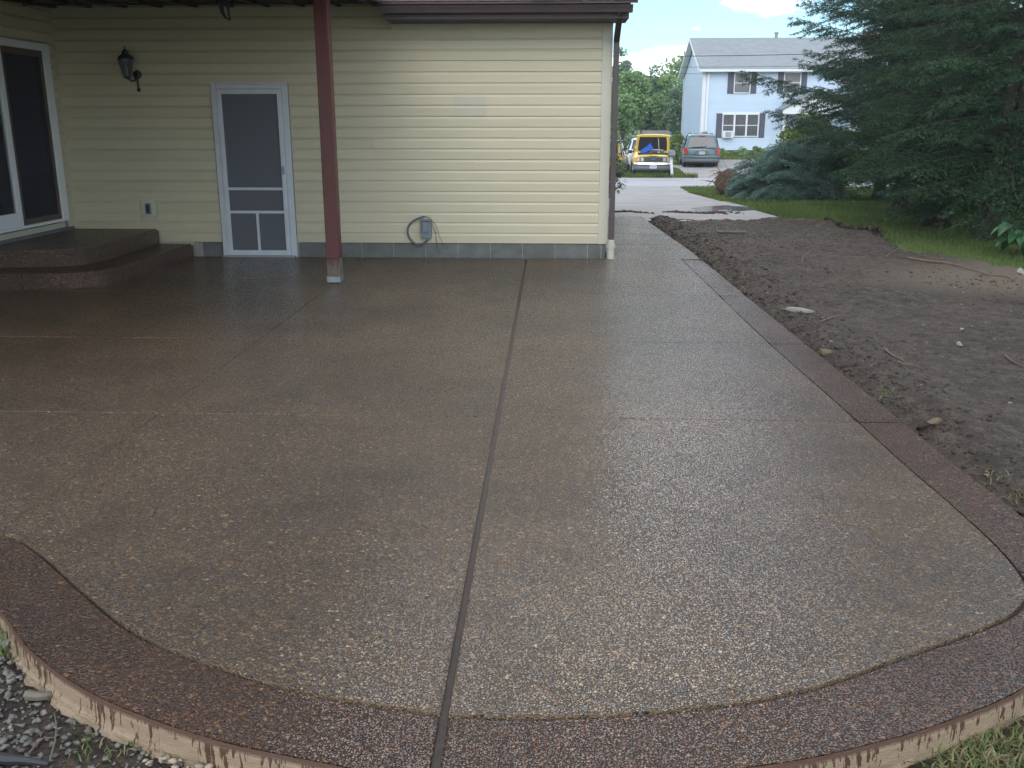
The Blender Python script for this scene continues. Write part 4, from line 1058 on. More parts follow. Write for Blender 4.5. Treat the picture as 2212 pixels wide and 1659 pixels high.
# ---- yellow pickup, bonnet open, front to the street
TD = 43.9
tp_ = at_y(1411, 350, TD); tz = float(zt(tp_.x, TD)) + .0
tr = thing('pickup_truck', (tp_.x, TD, tz), 'yellow pickup truck with its bonnet propped open on the verge across the road', 'pickup truck', rz=math.radians(-3))
def fr_y(off=0): return lambda a, b: off + .16 * (abs(a) / .88) ** 3
vs, fs = loft([(fr_y(0), .86, .42, .86, .93, .80), (fr_y(.2), .88, .40, .95, 1.00, .80), (1.0, .89, .36, .98, 1.04, .80), (1.25, .89, .36, 1.0, 1.06, .80), (1.35, .89, .36, 1.0, 1.12, .76), (1.95, .88, .36, 1.0, 1.58, .63), (2.2, .88, .36, 1.0, 1.63, .62),
               (3.1, .88, .36, 1.0, 1.62, .62), (3.2, .88, .36, 1.0, 1.05, .80), (5.0, .88, .40, .98, 1.02, .80)])
MB().add(vs, fs).build('body', M['yellow'], tr, world=False, bevel=.015, smooth=True)
MB().box(-.66, .66, .26, 1.28, .99, 1.075).build('engine_bay', M['dkplastic'], tr, world=False)
rt_ = random.Random(8)
eg = MB()
for i in range(16):
    x, y = rt_.uniform(-.6, .5), rt_.uniform(.32, 1.1); w = rt_.uniform(.05, .14); eg.box(x, x + w, y, y + w, 1.07, 1.10 + rt_.uniform(0, .07))
eg.tube([(-.3, .4, 1.12), (0, .6, 1.18), (.4, .5, 1.12)], .03, 6)
eg.build('engine_parts', M['bumper_grey'], tr, world=False)
# bonnet hinged at the cowl, underside towards us
hd = MB(); hz0, hz1 = 1.10, 1.80
def hood_pt(x, s): return (x, 1.20 - .34 * s, hz0 + .72 * s + .05 * (1 - (x/.78) ** 2) * s)
hx = np.linspace(-.78, .78, 9); vs = []; fs = []
for s in (0, .5, 1):
    for x in hx: vs.append(hood_pt(x * (1 - .05 * s), s))
vs += [(x, y + .05, z + .03) for x, y, z in vs[:27]]
for r in range(2):
    for i in range(8): a = r*9+i; fs += [(a, a+1, a+10, a+9), (27+a, 27+a+9, 27+a+10, 27+a+1)]
for i in range(8): fs += [(i, i+1, 28+i, 27+i), (18+i, 18+i+1, 27+19+i, 27+18+i)]
for r in range(2): fs += [(r*9, r*9+9, 27+r*9+9, 27+r*9), (r*9+8, r*9+17, 27+r*9+17, 27+r*9+8)]
hdo = hd.add(vs, fs).build('bonnet', M['yellow'], tr, world=False)
quadpart('underside_liner', [tuple(Vector(hood_pt(x, s)) + Vector((0, -.012, 0))) for x, s in ((-.66, .08), (.66, .08), (.64, .60), (.60, .90), (-.60, .90), (-.64, .60))], M['dkplastic'], hdo, d=(0, -.012, 0))
MB().tube([(.28, .42, 1.05), (.24, .93, 1.74)], .014, 6).build('prop_rod', M['pvc'], tr, world=False)
# front face
quadpart('grille_surround', [(-.62, -.02, .70), (.62, -.02, .70), (.62, .01, .90), (-.62, .01, .90)], M['bumper_grey'], tr, d=(0, -.02, 0))
gr_ = quadpart('grille', [(-.40, -.045, .73), (.40, -.045, .73), (.40, -.03, .88), (-.40, -.03, .88)], M['dkplastic'], tr, d=(0, -.02, 0))
for z in (.765, .80, .835): MB().box(-.39, .39, -.075, -.064, z - .006, z + .006).build('grille_bar', M['bumper_grey'], gr_, world=False)
MB().lathe([(.02, -.080), (.085, -.080), (.095, -.074), (.095, -.066)], (0, 0, 0), 'y', 24).build('badge', M['logo'], gr_, world=False)
bd = [o for o in gr_.children if o.name.startswith('badge')][0]; bd.data.transform(Matrix.Translation((0, 0, .805)) @ Matrix.Scale(.42, 4, (0, 0, 1)))
def text_part(s, size, loc, mat, parent, name='lettering', rx=math.pi/2):
    cu = bpy.data.curves.new(name, 'FONT'); cu.body = s; cu.size = size; cu.align_x = 'CENTER'; cu.align_y = 'CENTER'; cu.extrude = .002
    o = bpy.data.objects.new(name, cu); COL.objects.link(o); o.rotation_euler = (rx, 0, 0); o.location = loc; cu.materials.append(mat)
    bpy.context.view_layer.update(); me = bpy.data.meshes.new_from_object(o.evaluated_get(bpy.context.evaluated_depsgraph_get())); bpy.data.objects.remove(o)
    o = bpy.data.objects.new(name, me); COL.objects.link(o); o.rotation_euler = (rx, 0, 0); o.location = loc; o.parent = parent; return o
text_part('Ford', .075, (0, -.084, .803), M['chrome'], gr_)
for s in (-1, 1):
    quadpart('headlight', [(s*.44, -.03, .72), (s*.70, .03, .72), (s*.70, .05, .88), (s*.44, -.01, .88)][::s], M['clearlens'], tr, d=(0, -.03, 0))
    quadpart('turn_signal', [(s*.705, .03, .71), (s*.865, .16, .72), (s*.865, .18, .86), (s*.705, .05, .88)][::s], M['amber'], tr, d=(0, -.03, 0))
    quadpart('side_window', [(s*.85, 1.62, 1.06), (s*.85, 2.6, 1.06), (s*.70, 2.5, 1.52), (s*.70, 2.0, 1.52)][::s], M['glass_dark'], tr, d=(s*.02, 0, 0))
    MB().box(min(s*.90, s*1.10), max(s*.90, s*1.10), 1.45, 1.55, 1.02, 1.17).build('mirror', M['dkplastic'], tr, world=False, bevel=.02)
    for y in (.75, 3.9): wheel(tr, s*.80, y, .33, .2)
cs2 = [(-.90, .20), (-.87, .02), (-.70, -.08), (0, -.12), (.70, -.08), (.87, .02), (.90, .20)]
b1, b2 = bumper(cs2, .55, .66); MB().add(b1, b2).build('chrome_bumper', M['chrome'], tr, world=False)
b1, b2 = bumper([(x*.99, y + .02) for x, y in cs2], .30, .545); MB().add(b1, b2).build('lower_valance', M['bumper_grey'], tr, world=False, smooth=True)
pl_ = quadpart('number_plate', [(-.155, -.125, .41), (.155, -.125, .41), (.155, -.125, .56), (-.155, -.125, .56)], M['plate'], tr, d=(0, -.008, 0))
for i, x in enumerate((-.11, -.075, -.04, .03, .065, .10)): MB().box(x - .010, x + .010, -.1355, -.133, .455, .52).build('plate_character', M['platetext'], pl_, world=False)
MB().tube([(-.35, .1, .93), (-.1, .0, .95), (.1, .0, .95), (.35, .1, .93)], .012, 6).build('latch_bar', M['dkplastic'], tr, world=False)
# blue bin lying on the engine
bn = thing('blue_bin', (tp_.x - .32, TD + .32, tz + 1.10), 'blue plastic bin tipped over on the open engine bay of the yellow pickup', 'bin')
Mx = Matrix.Translation((0, 0, .12)) @ Matrix.Rotation(math.radians(58), 4, 'Y') @ Matrix.Rotation(math.radians(12), 4, 'X')
m_ = MB(); o4 = [(-.11, -.09), (.11, -.09), (.11, .09), (-.11, .09)]; 
vs = [Mx @ Vector((a*.75, b*.75, -.22)) for a, b in o4] + [Mx @ Vector((a*1.1, b*1.1, .30)) for a, b in o4] + [Mx @ Vector((a*1.0, b*1.0, .30)) for a, b in o4] + [Mx @ Vector((a*.68, b*.68, -.19)) for a, b in o4]
fs = [(0,1,2,3)] + [(i,(i+1)%4,4+(i+1)%4,4+i) for i in range(4)] + [(4+i,4+(i+1)%4,8+(i+1)%4,8+i) for i in range(4)] + [(8+i,8+(i+1)%4,12+(i+1)%4,12+i) for i in range(4)] + [(12,13,14,15)]
m_.add(vs, fs).build('bin_body', M['bluebin'], bn, world=False, bevel=.006)
m_ = MB(); vs2 = [Mx @ Vector((a*1.22, b*1.22, z)) for z in (.27, .31) for a, b in o4]; m_.add(vs2, [(i,(i+1)%4,4+(i+1)%4,4+i) for i in range(4)]); m_.build('rim', M['bluebin'], bn, world=False)
lv = thing('wooden_handle', (tp_.x + .05, TD + .1, tz + 1.1), 'pale wooden handle lying across the engine bay beside the blue bin', 'tool handle')
MB().tube([(-.35, .18, .14), (.42, .2, .10)], .018, 8).build('shaft', M['pvc'], lv, world=False)
MB().tube([(-.35, .18, .14), (-.43, .18, .145)], .024, 8).build('grip', M['zinc'], lv, world=False)

# two rusty rods standing in the verge in front of the truck
M['rust'] = pm('rusty_rod', (.12, .05, .03), .4, 20, .85)
for k, (b_, t_, lab) in enumerate((((1396, 379), (1388, 344), 'short rusty rod stuck in the verge before the left headlight of the pickup'), ((1409, 378), (1401, 332), 'taller rusty rod stuck in the verge before the grille of the pickup'))):
    g = ground_at(*b_); t = at_y(*t_, g.y)
    r_ = thing('rusty_rod', (g.x, g.y, g.z - .05), lab, 'rod', 'rusty rods in front of the pickup')
    MB().tube([(0, 0, 0), (t.x - g.x, 0, t.z - g.z + .05)], .022, 6).build('rod', M['rust'], r_, world=False)
    MB().lathe([(.03, -.01), (.034, .01), (.02, .03)], (t.x - g.x, 0, t.z - g.z + .05), 'z', 8).build('cap', M['rust'], r_, world=False)

# mailbox
g = ground_at(1443, 381); mb = thing('mailbox', (g.x, 43.45, float(zt(g.x, 43.45))), 'grey metal mailbox on a leaning white post at the road edge by the pickup', 'mailbox')
tpx = at_y(1449, 345, 43.45); dxm = tpx.x - g.x
MB().prism([(-.06, 0), (.06, 0), (dxm + .05, 1.0), (dxm - .05, 1.0)], -.05, .05, 'y').build('post', M['white_clean'], mb, world=False)
MB().box(dxm - .12, dxm + .14, -.22, .22, .92, 1.0).build('bracket', M['barewood'], mb, world=False)
arc = [(.115*math.cos(t), .115*math.sin(t)) for t in np.linspace(0, math.pi, 12)]
MB().prism([(dxm + .02 + a*1.15, 1.12 + b) for a, b in arc] + [(dxm + .02 - .132, 1.002), (dxm + .02 + .132, 1.002)], -.24, .24, 'y').build('box', M['zinc'], mb, world=False)
MB().prism([(dxm + .02 + a*1.2, 1.12 + b*1.05) for a, b in arc] + [(dxm + .02 - .138, 1.0), (dxm + .02 + .138, 1.0)], -.262, -.243, 'y').build('door', M['zinc'], mb, world=False)

# ---- white car behind the pickup
SD = 49.5; sp_ = at_y(1396, 330, SD); sz = float(zt(sp_.x, SD))
sv = thing('white_car', (sp_.x, SD, sz), 'white estate car with a roof rack parked behind the yellow pickup', 'car', rz=math.radians(-3))
vs, fs = loft([(fr_y(0), .86, .32, .78, .84, .70), (fr_y(.2), .90, .30, .90, .95, .76), (1.2, .92, .28, .98, 1.06, .76), (1.9, .92, .28, 1.0, 1.55, .66), (2.3, .92, .28, 1.0, 1.64, .66), (4.2, .92, .28, 1.0, 1.62, .66), (4.7, .88, .34, .98, 1.1, .7)])
MB().add(vs, fs).build('body', M['wpaint'], sv, world=False, bevel=.02, smooth=True)
quadpart('windscreen', [(-.72, 1.22, 1.07), (.72, 1.22, 1.07), (.62, 1.85, 1.54), (-.62, 1.85, 1.54)], M['glass_dark'], sv, d=(0, -.02, .012))
for s in (-1, 1):
    quadpart('headlight', [(s*.5, .0, .70), (s*.84, .13, .70), (s*.84, .16, .84), (s*.5, .03, .84)][::s], M['clearlens'], sv, d=(0, -.03, 0))
    quadpart('side_window', [(s*.885, 1.65, 1.06), (s*.885, 2.7, 1.06), (s*.74, 2.7, 1.52), (s*.74, 2.05, 1.52)][::s], M['glass_dark'], sv, d=(s*.015, 0, 0))
    quadpart('side_window', [(s*.885, 2.8, 1.06), (s*.885, 4.1, 1.06), (s*.74, 4.0, 1.52), (s*.74, 2.8, 1.52)][::s], M['glass_dark'], sv, d=(s*.015, 0, 0))
    MB().box(min(s*.92, s*1.13), max(s*.92, s*1.13), 1.55, 1.66, 1.02, 1.15).build('mirror', M['dkplastic'], sv, world=False, bevel=.02)
    for y in (.85, 3.8): wheel(sv, s*.82, y, .34, .22)
    MB().box(s*.6 - .02, s*.6 + .02, 2.2, 4.1, 1.68, 1.71).build('roof_rail', M['zinc'], sv, world=False)
for y in (2.5, 3.6): MB().box(-.7, .7, y, y + .06, 1.71, 1.74).build('crossbar', M['zinc'], sv, world=False)
quadpart('grille', [(-.42, -.02, .62), (.42, -.02, .62), (.42, .01, .78), (-.42, .01, .78)], M['dkplastic'], sv, d=(0, -.02, 0))

# ---- swing set and small shed
M['yplastic'] = pm('yellow_play_paint', (.62, .40, .06), .15, 8, .5); M['shedroof'] = pm('grey_shed_roof', (.16, .15, .15), .3, 12, .9); M['shedwall'] = pm('pale_grey_shed_wall', (.42, .46, .46), .1, 6, .7)
SW = 58.0; a0 = at_y(1322, 340, SW); gz0 = float(zt(a0.x, SW))
sw = thing('swing_set', (a0.x, SW, gz0), 'white and yellow play swing frame on the lawn left of the white car', 'swing set')
def swp(px, py, d=0): p = at_y(px, py, SW); return (p.x - a0.x, d, p.z - gz0)
for (b_, t_, d) in (((1318, 345), (1325, 303), -.5), ((1333, 345), (1326, 303), .5), ((1345, 345), (1337, 303), .5), ((1354, 345), (1343, 305), -.5), ((1350, 345), (1340, 303), .3)):
    q = swp(*b_); MB().tube([(q[0], d, 0), (swp(*t_)[0], 0, swp(*t_)[2])], .03, 6).build('leg', M['white_clean'], sw, world=False)
MB().tube([swp(1300, 303), swp(1345, 304)], .035, 6).build('top_beam', M['white_clean'], sw, world=False)
MB().box(swp(1336, 303)[0], swp(1339.5, 303)[0], -.05, .05, .05, swp(1338, 303)[2]).build('yellow_upright', M['yplastic'], sw, world=False)
MB().box(swp(1328, 336)[0], swp(1353, 336)[0], -.3, .3, .30, .40).build('yellow_platform', M['yplastic'], sw, world=False)
for x in (1330, 1334): MB().tube([swp(x, 303), (swp(x, 330)[0], 0, .55)], .008, 4).build('chain', M['zinc'], sw, world=False)
SH = 70.0; s0 = at_y(1392, 300, SH); s1 = at_y(1446.5, 300, SH); szz = float(zt(s0.x, SH)); eav = at_y(1400, 293, SH).z; rdg = at_y(1400, 282.6, SH + 1).z
sh = thing('garden_shed', ((s0.x + s1.x)/2, SH, szz), 'small grey garden shed standing behind the yellow pickup', 'shed')
hwid = (s1.x - s0.x) / 2
wl = MB().box(-hwid, hwid, 0, 2.2, 0, eav - szz - .05).build('wall', M['shedwall'], sh, world=False)
for k in range(9):
    MB().box(-hwid + .002 + k*(2*hwid)/9, -hwid + (k+1)*(2*hwid)/9 - .02, -.022, -.002, .02, eav - szz - .08).build('board', M['shedwall'], wl, world=False)
MB().prism([(-.2, eav - szz - .04), (-.2, eav - szz + .02), (1.1, rdg - szz + .03), (2.4, eav - szz), (2.4, eav - szz - .04)], -hwid - .1, hwid + .1, 'x').build('roof', M['shedroof'], sh, world=False)
MB().box(-hwid - .1, hwid + .1, -.225, -.203, eav - szz - .08, eav - szz + .02).build('fascia', M['white_clean'], sh, world=False)

# ------------------------------------------------------------------ pale blue house
HY = 62.0
M['bsiding'] = pm('pale_blue_siding', (.52, .635, .76), .04, .8, .5, world=True, orand=.02); M['wtrim'] = pm('white_house_trim', (.72, .74, .76), .04, 2, .5)
M['roofgrey'] = pm('grey_roof_shingle', (.26, .29, .295), .16, 2.0, .9, .01, 12, stretch=(1, 1, 3)); M['shutter'] = pm('slate_shutter', (.085, .085, .115), .12, 4, .6)
M['sheer'] = pm('pale_curtain', (.62, .58, .54), .25, 3.0, .8, stretch=(9, 1, .25)); M['greycurt'] = pm('grey_window_curtain', (.36, .35, .35), .35, 3, .8, stretch=(9, 1, .25)); M['chim'] = pm('orange_brick_chimney', (.35, .14, .08), .2, 8, .9)
hx0 = at_y(1516, 250, HY).x; hx1 = hx0 + 14.5; hz0 = .05; hze = at_y(1511, 152, HY).z; hzr = at_y(1600, 88, HY + 4.5).z
bh = thing('blue_house', (hx0 + 7, HY + 4.5, hz0), 'pale blue two-storey house with grey roof and dark shutters across the road', 'house')
MB().box(hx0 + .02, hx1, HY + .03, HY + 9, -.4, hze).build('wall', M['bsiding'], bh)
MB().prism([(HY + .03, hze + .01), (HY + 8.97, hze + .01), (HY + 4.5, hzr - .15)], hx0 + .02, hx1, 'x').build('gable', M['bsiding'], bh)
MB().box(hx0 - .0, hx1, HY + .0, HY + 9.02, -.5, .04).build('foundation', M['block'], bh)
ncs = 38; ph = (hze - hz0) / ncs
for k in range(ncs):
    z = hz0 + k * ph
    MB().prism([(HY + .028, z), (HY - .022, z), (HY + .014, z + ph + .01), (HY + .028, z + ph + .01)], hx0 + .02, hx1, 'x').build('siding_plank', M['bsiding'], bh)
for k in range(ncs + 24):
    z = hz0 + k * ph; y0, y1 = HY + .05, HY + 8.95
    if z + ph > hze:
        f = (z + ph - hze) / (hzr - .2 - hze)
        if f >= .97: break
        y0, y1 = HY + .05 + 4.4 * f, HY + 8.95 - 4.4 * f
    MB().prism([(hx0 + .02, z), (hx0 - .014, z), (hx0 + .006, z + ph + .01), (hx0 + .02, z + ph + .01)], y0, y1, 'y').build('side_plank', M['bsiding'], bh)
MB().box(hx0 - .03, hx0 + .16, HY - .03, HY - .006, hz0, hze - .1).build('corner_board', M['wtrim'], bh)
MB().box(hx0 - .055, hx0 - .032, HY - .03, HY + .12, hz0, hze - .1).build('corner_board', M['wtrim'], bh)
MB().box(hx0 - .055, hx0 - .03, HY + 8.88, HY + 9.05, hz0, hze - .1).build('corner_board', M['wtrim'], bh)
MB().box(hx0 + .20, hx0 + .34, HY - .12, HY - .04, hz0 + .2, hze - .15).build('downspout', M['wtrim'], bh, bevel=.01)
ov = .38; sl = (hzr - hze) / 4.5
MB().prism([(HY - ov, hze - .02 + .0), (HY - ov, hze + .06), (HY + 4.5, hzr + .17), (HY + 9 + ov, hze + .06), (HY + 9 + ov, hze - .02), (HY + 4.5, hzr + .05)], hx0 - .35, hx1 + .3, 'x').build('roof', M['roofgrey'], bh)
for r in range(26):
    f0 = r / 26; y0 = HY - ov - .02 + (4.5 + ov) * f0; z0 = hze + .065 + (hzr + .11 - hze) * f0
    MB().prism([(y0, z0), (y0, z0 + .016), (y0 + .20, z0 + .016 + .20 * (hzr + .11 - hze) / (4.5 + ov) - .008), (y0 + .20, z0 + .20 * (hzr + .11 - hze) / (4.5 + ov))], hx0 - .36, hx1 + .3, 'x').build('shingle_course', M['roofgrey'], bh)
MB().box(hx0 - .34, hx1 + .3, HY - ov - .10, HY - ov - .0, hze - .10, hze + .05).build('gutter', M['wtrim'], bh)
MB().box(hx0 - .34, hx1 + .3, HY - ov, HY, hze - .10, hze - .07).build('soffit', M['wtrim'], bh)
for (ya, za, yb, zb_) in ((HY - ov, hze - .13, HY + 4.5, hzr - .02), (HY + 9 + ov, hze - .13, HY + 4.5, hzr - .02)):
    MB().prism([(ya, za), (ya, za + .19), (yb, zb_ + .19), (yb, zb_)], hx0 - .39, hx0 - .355, 'x').build('rake_board', M['wtrim'], bh)
    MB().prism([(ya, za), (ya, za + .02), (yb, zb_ + .02), (yb, zb_)], hx0 - .35, hx0 - .02, 'x').build('rake_soffit', M['wtrim'], bh)
def hwx(px): return at_y(px, 200, HY).x
def hwz(py, px=1600): return at_y(px, py, HY).z
def sash(parent, x0, x1, z0, z1, curt, yo=HY - .045, mid=True):
    t = .055; m = MB()
    m.box(x0, x0 + t, yo - .03, yo + .02, z0, z1); m.box(x1 - t, x1, yo - .03, yo + .02, z0, z1); m.box(x0 + t, x1 - t, yo - .03, yo + .02, z1 - t, z1); m.box(x0 + t, x1 - t, yo - .04, yo + .02, z0, z0 + t)
    w = m.build('window', M['wtrim'], parent, bevel=.004)
    zm = (z0 + z1) / 2
    if mid: MB().box(x0 + t, x1 - t, yo - .02, yo + .01, zm - .02, zm + .02).build('meeting_rail', M['wtrim'], w)
    for a_, b_ in (((z0 + t, zm - .02), (zm + .02, z1 - t)) if mid else ((z0 + t, z1 - t),)):
        MB().add([(x0 + t, yo, a_), (x1 - t, yo, a_), (x1 - t, yo, b_), (x0 + t, yo, b_)], [(0, 1, 2, 3)]).build('pane', M['pane'], w)
    n = int((x1 - x0) / .035); cv = [(x0 + t + (x1 - x0 - 2*t) * i / n, yo + .012 + .004 * math.sin(i * 1.9)) for i in range(n + 1)]
    c_ = MB(); c_.add([(x, y, z) for z in (z0 + t, z1 - t) for x, y in cv], [(i, i+1, n+1+i+1, n+1+i) for i in range(n)]); c_.build('curtain', M[curt], w)
    return w
def shutter(x0, x1, z0, z1):
    m = MB(); yo = HY - .035; m.box(x0, x0 + .05, yo - .02, yo, z0, z1); m.box(x1 - .05, x1, yo - .02, yo, z0, z1)
    zm = (z0 + z1) / 2
    for z in (z0, zm - .03, z1 - .06): m.box(x0 + .05, x1 - .05, yo - .02, yo, z, z + .06)
    sh_ = m.build('shutter', M['shutter'], bh)
    l = MB(); z = z0 + .07
    while z < z1 - .09:
        if abs(z - zm) > .05: l.add([(x0 + .05, yo - .016, z), (x1 - .05, yo - .016, z), (x1 - .05, yo - .003, z + .035), (x0 + .05, yo - .003, z + .035)], [(0, 1, 2, 3)])
        z += .04
    l.box(x0 + .05, x1 - .05, yo - .002, yo + .0, z0 + .06, z1 - .06); l.build('louvres', M['shutter'], sh_)
wz0, wz1 = hwz(202), hwz(152.8)
wz1 = min(wz1, hze - .12)
sash(bh, hwx(1584), hwx(1620), wz0, wz1, 'sheer'); shutter(hwx(1570.5), hwx(1583.5), wz0, wz1); shutter(hwx(1620.5), hwx(1633), wz0, wz1)
sash(bh, hwx(1691), hwx(1728), wz0, wz1, 'sheer'); shutter(hwx(1678), hwx(1690.5), wz0, wz1); shutter(hwx(1728.5), hwx(1741), wz0, wz1)
z0, z1 = hwz(295.5), hwz(246)
e = [hwx(1564), hwx(1590), hwx(1616.5), hwx(1643)]
for i, c in enumerate(('greycurt', 'greycurt', 'greycurt')): sash(bh, e[i], e[i+1] - .004, z0 + (0.0), z1, c)
MB().box(e[0] - .06, e[3] + .06, HY - .05, HY - .0, z1 + .002, z1 + .08).build('window_head', M['wtrim'], bh)
shutter(hwx(1550.5), hwx(1563), z0 - .05, z1 + .03); shutter(hwx(1644.5), hwx(1656.5), z0 - .05, z1 + .03)
# vent pipes, chimney, entrance gable
vx = at_y(1676, 90, HY + 4.5).x; MB().lathe([(.10, hzr), (.10, hzr + .42), (.14, hzr + .43), (.14, hzr + .52)], (vx, HY + 4.5, 0), 'z', 10).build('vent_pipe', M['zinc'], bh)
cx_ = at_y(1874, 90, HY + 4.5).x; MB().box(cx_ - .3, cx_ + .3, HY + 4.2, HY + 4.8, hzr - .1, hzr + .55).build('chimney', M['chim'], bh)
ex0 = hwx(1683); exm = ex0 + 2.1; ex1 = ex0 + 4.2; ez = hwz(238); ezp = ez + 1.15
MB().prism([(ex0 - .15, ez - .02), (ex0 - .15, ez + .08), (exm, ezp + .1), (ex1 + .15, ez + .08), (ex1 + .15, ez - .02), (exm, ezp)], HY - 1.5, HY - .01, 'y').build('porch_roof', M['roofgrey'], bh)
MB().prism([(ex0, ez - .02), (exm, ezp - .04), (ex1, ez - .02)], HY - 1.4, HY - 1.34, 'y').build('porch_gable', M['wtrim'], bh)
MB().box(ex0, ex1, HY - 1.42, HY - 1.28, ez - .25, ez - .021).build('porch_beam', M['wtrim'], bh)
for x in (ex0 + .12, ex0 + 1.6, ex1 - .12): MB().box(x - .08, x + .08, HY - 1.4, HY - 1.25, hz0, ez - .252).build('porch_column', M['wtrim'], bh, bevel=.01)
MB().box(ex0 - .1, ex1 + .1, HY - 1.55, HY - .02, -.3, .25).build('porch_floor', M['block'], bh)
MB().box(exm - .45, exm + .45, HY - .06, HY - .01, .25, 2.25).build('front_door', M['wtrim'], bh, bevel=.01)
# air conditioner and dish
az0, az1 = hwz(298), hwz(282.5)
ac = thing('air_conditioner', (hwx(1575), HY - .2, az0), 'white window air conditioner sticking out of the left ground-floor window of the blue house', 'air conditioner')
MB().box(hwx(1565.5), hwx(1587), HY - .30, HY - .075, az0, az1).build('housing', M['wtrim'], ac, bevel=.01)
for k in range(6): MB().box(hwx(1570), hwx(1583), HY - .315, HY - .302, az0 + .06 + k*.055, az0 + .085 + k*.055).build('grille_slat', M['bumper_grey'], ac)
dsx = hwx(1694.5); dsz = hwz(209)
di = thing('satellite_dish', (dsx, HY - .8, dsz - .5), 'round pale satellite dish on a bent arm beside the entrance gable of the blue house', 'satellite dish')
MB().lathe([(.02, .06), (.14, .045), (.26, .0), (.265, -.01), (.14, .03), (.02, .045)], (dsx, HY - .85, dsz), 'y', 24).build('dish', M['wtrim'], di, smooth=True)
MB().tube([(dsx + .02, HY - .8, dsz), (dsx + .1, HY - .7, dsz - .3), (dsx + .28, HY - .5, dsz - .6), (dsx + .28, HY - .5, ez + .1)], .025, 6).build('arm', M['zinc'], di)
MB().tube([(dsx, HY - .8, dsz - .2), (dsx - .05, HY - 1.25, dsz + .05)], .012, 5).build('feed_arm', M['zinc'], di)
MB().box(dsx - .09, dsx - .01, HY - 1.3, HY - 1.22, dsz + .02, dsz + .1).build('feed_horn', M['dkplastic'], di)

# power lines across the road
for k, (ya, yb, Y, r, lab) in enumerate(((121, 115, 46.0, .016, 'topmost and thickest overhead cable crossing before the blue house'), (143.5, 141, 46.3, .010, 'middle overhead cable crossing before the blue house'), (157, 157, 46.6, .007, 'lowest and thinnest overhead cable crossing before the blue house'))):
    a_ = at_y(1320, ya, Y); b_ = at_y(1800, yb, Y); d_ = b_ - a_
    pts = [a_ + d_ * t + Vector((0, 0, .35 * ((t - .5) ** 2 - .25) * .6)) for t in np.linspace(-4, 5, 46)]
    o = MB().tube([tuple(p) for p in pts], r, 5).build('overhead_cable', M['dkplastic']); props(o, lab, 'cable', 'overhead cables')
# ------------------------------------------------------------------ trees and shrubs
TOT = 0
G1 = 'evergreens on the lawn right of the soil'
def cf(*a, **k):
    global TOT
    T, n = conifer(*a, **k); TOT += n; return T
cf('spruce_tree', 6.45, 14.45, 7.5, .72, 2.1, 11, M['spruce'], M['bark'], 'nearest dark spruce with a forked base at the right edge of the lawn', group=G1, nz=20, per=6, droop=.34, r0=.11, lean=(.5, 0), n_needle=7, nw=.015, nl=.05)
cf('spruce_tree', 6.42, 16.15, 7.5, .95, 1.9, 12, M['spruce'], M['bark'], 'dark spruce with a thick flaking trunk, second from the soil', group=G1, nz=19, per=6, droop=.36, r0=.17, n_needle=8)
cf('spruce_tree', 7.0, 18.3, 8, 1.0, 1.9, 13, M['spruce2'], M['bark'], 'spruce with a narrow dark trunk just behind the thick-trunked one', group=G1, nz=19, per=6, droop=.36, r0=.12, n_needle=8)
cf('spruce_tree', 7.15, 19.9, 8, 1.05, 1.4, 14, M['spruce2'], M['bark'], 'yellow-green spruce with low boughs sweeping the lawn, leftmost spruce', group=G1, nz=19, per=6, droop=.30, r0=.14, n_needle=8)
cf('spruce_tree', 9.2, 16.8, 8, 1.1, 2.6, 15, M['spruce'], M['bark'], 'broad dark spruce filling the right side behind the forked one', group=G1, nz=18, per=6, droop=.33, r0=.14, n_needle=5, nw=.016)
cf('spruce_tree', 8.9, 13.4, 8, 1.1, 2.4, 18, M['spruce'], M['bark'], 'dark spruce at the far right edge whose boughs hang over the broad-leaved plant', group=G1, nz=16, per=6, droop=.3, r0=.14, n_needle=6)
cf('pine_tree', 8.75, 21.8, 10, 1.2, 4.4, 16, M['pine'], M['bark_red'], 'tall feathery blue-green pine with a reddish trunk, reaching out in front of the blue house', group=G1, nz=22, per=8, droop=.02, up=.16, r0=.19,
   n_needle=11, nl=.085, nw=.012, spread=.75, step=.17, shape=.6, azlim=lambda a: not (-.9 < ((a + math.pi) % (2*math.pi) - math.pi) < .9))
cf('pine_tree', 11.2, 25.5, 9, .8, 3.6, 17, M['pine'], M['bark_red'], 'farther pine behind the tall feathery one', group=G1, nz=15, per=6, droop=.02, up=.16, r0=.19, n_needle=9, nl=.10, nw=.02, spread=.8, step=.22, shape=.6)
cf('spruce_tree', 8.3, 24.6, 9, .8, 2.5, 20, M['spruce2'], M['bark'], 'lighter green spruce showing behind the upper boughs of the tall pine', group=G1, nz=17, per=6, droop=.25, r0=.15, n_needle=8, nw=.016, step=.14)
cf('spruce_tree', 12.6, 19.0, 9, .6, 3.0, 19, M['spruce'], M['bark'], 'dark spruce far right between the trunks, partly hidden', group=G1, nz=12, per=5, droop=.3, r0=.15, n_needle=5, nw=.022, step=.16)

# second stem of the forked spruce and bare snags
t_ = [o for o in bpy.data.objects if o.name == 'spruce_tree'][0]
MB().tube([(.02, 0, 0), (.18, .0, .35), (.30, .02, .9), (.35, .05, 2.2)], [.10, .075, .07, .04], 9).build('trunk', M['bark'], t_, world=False, smooth=True)

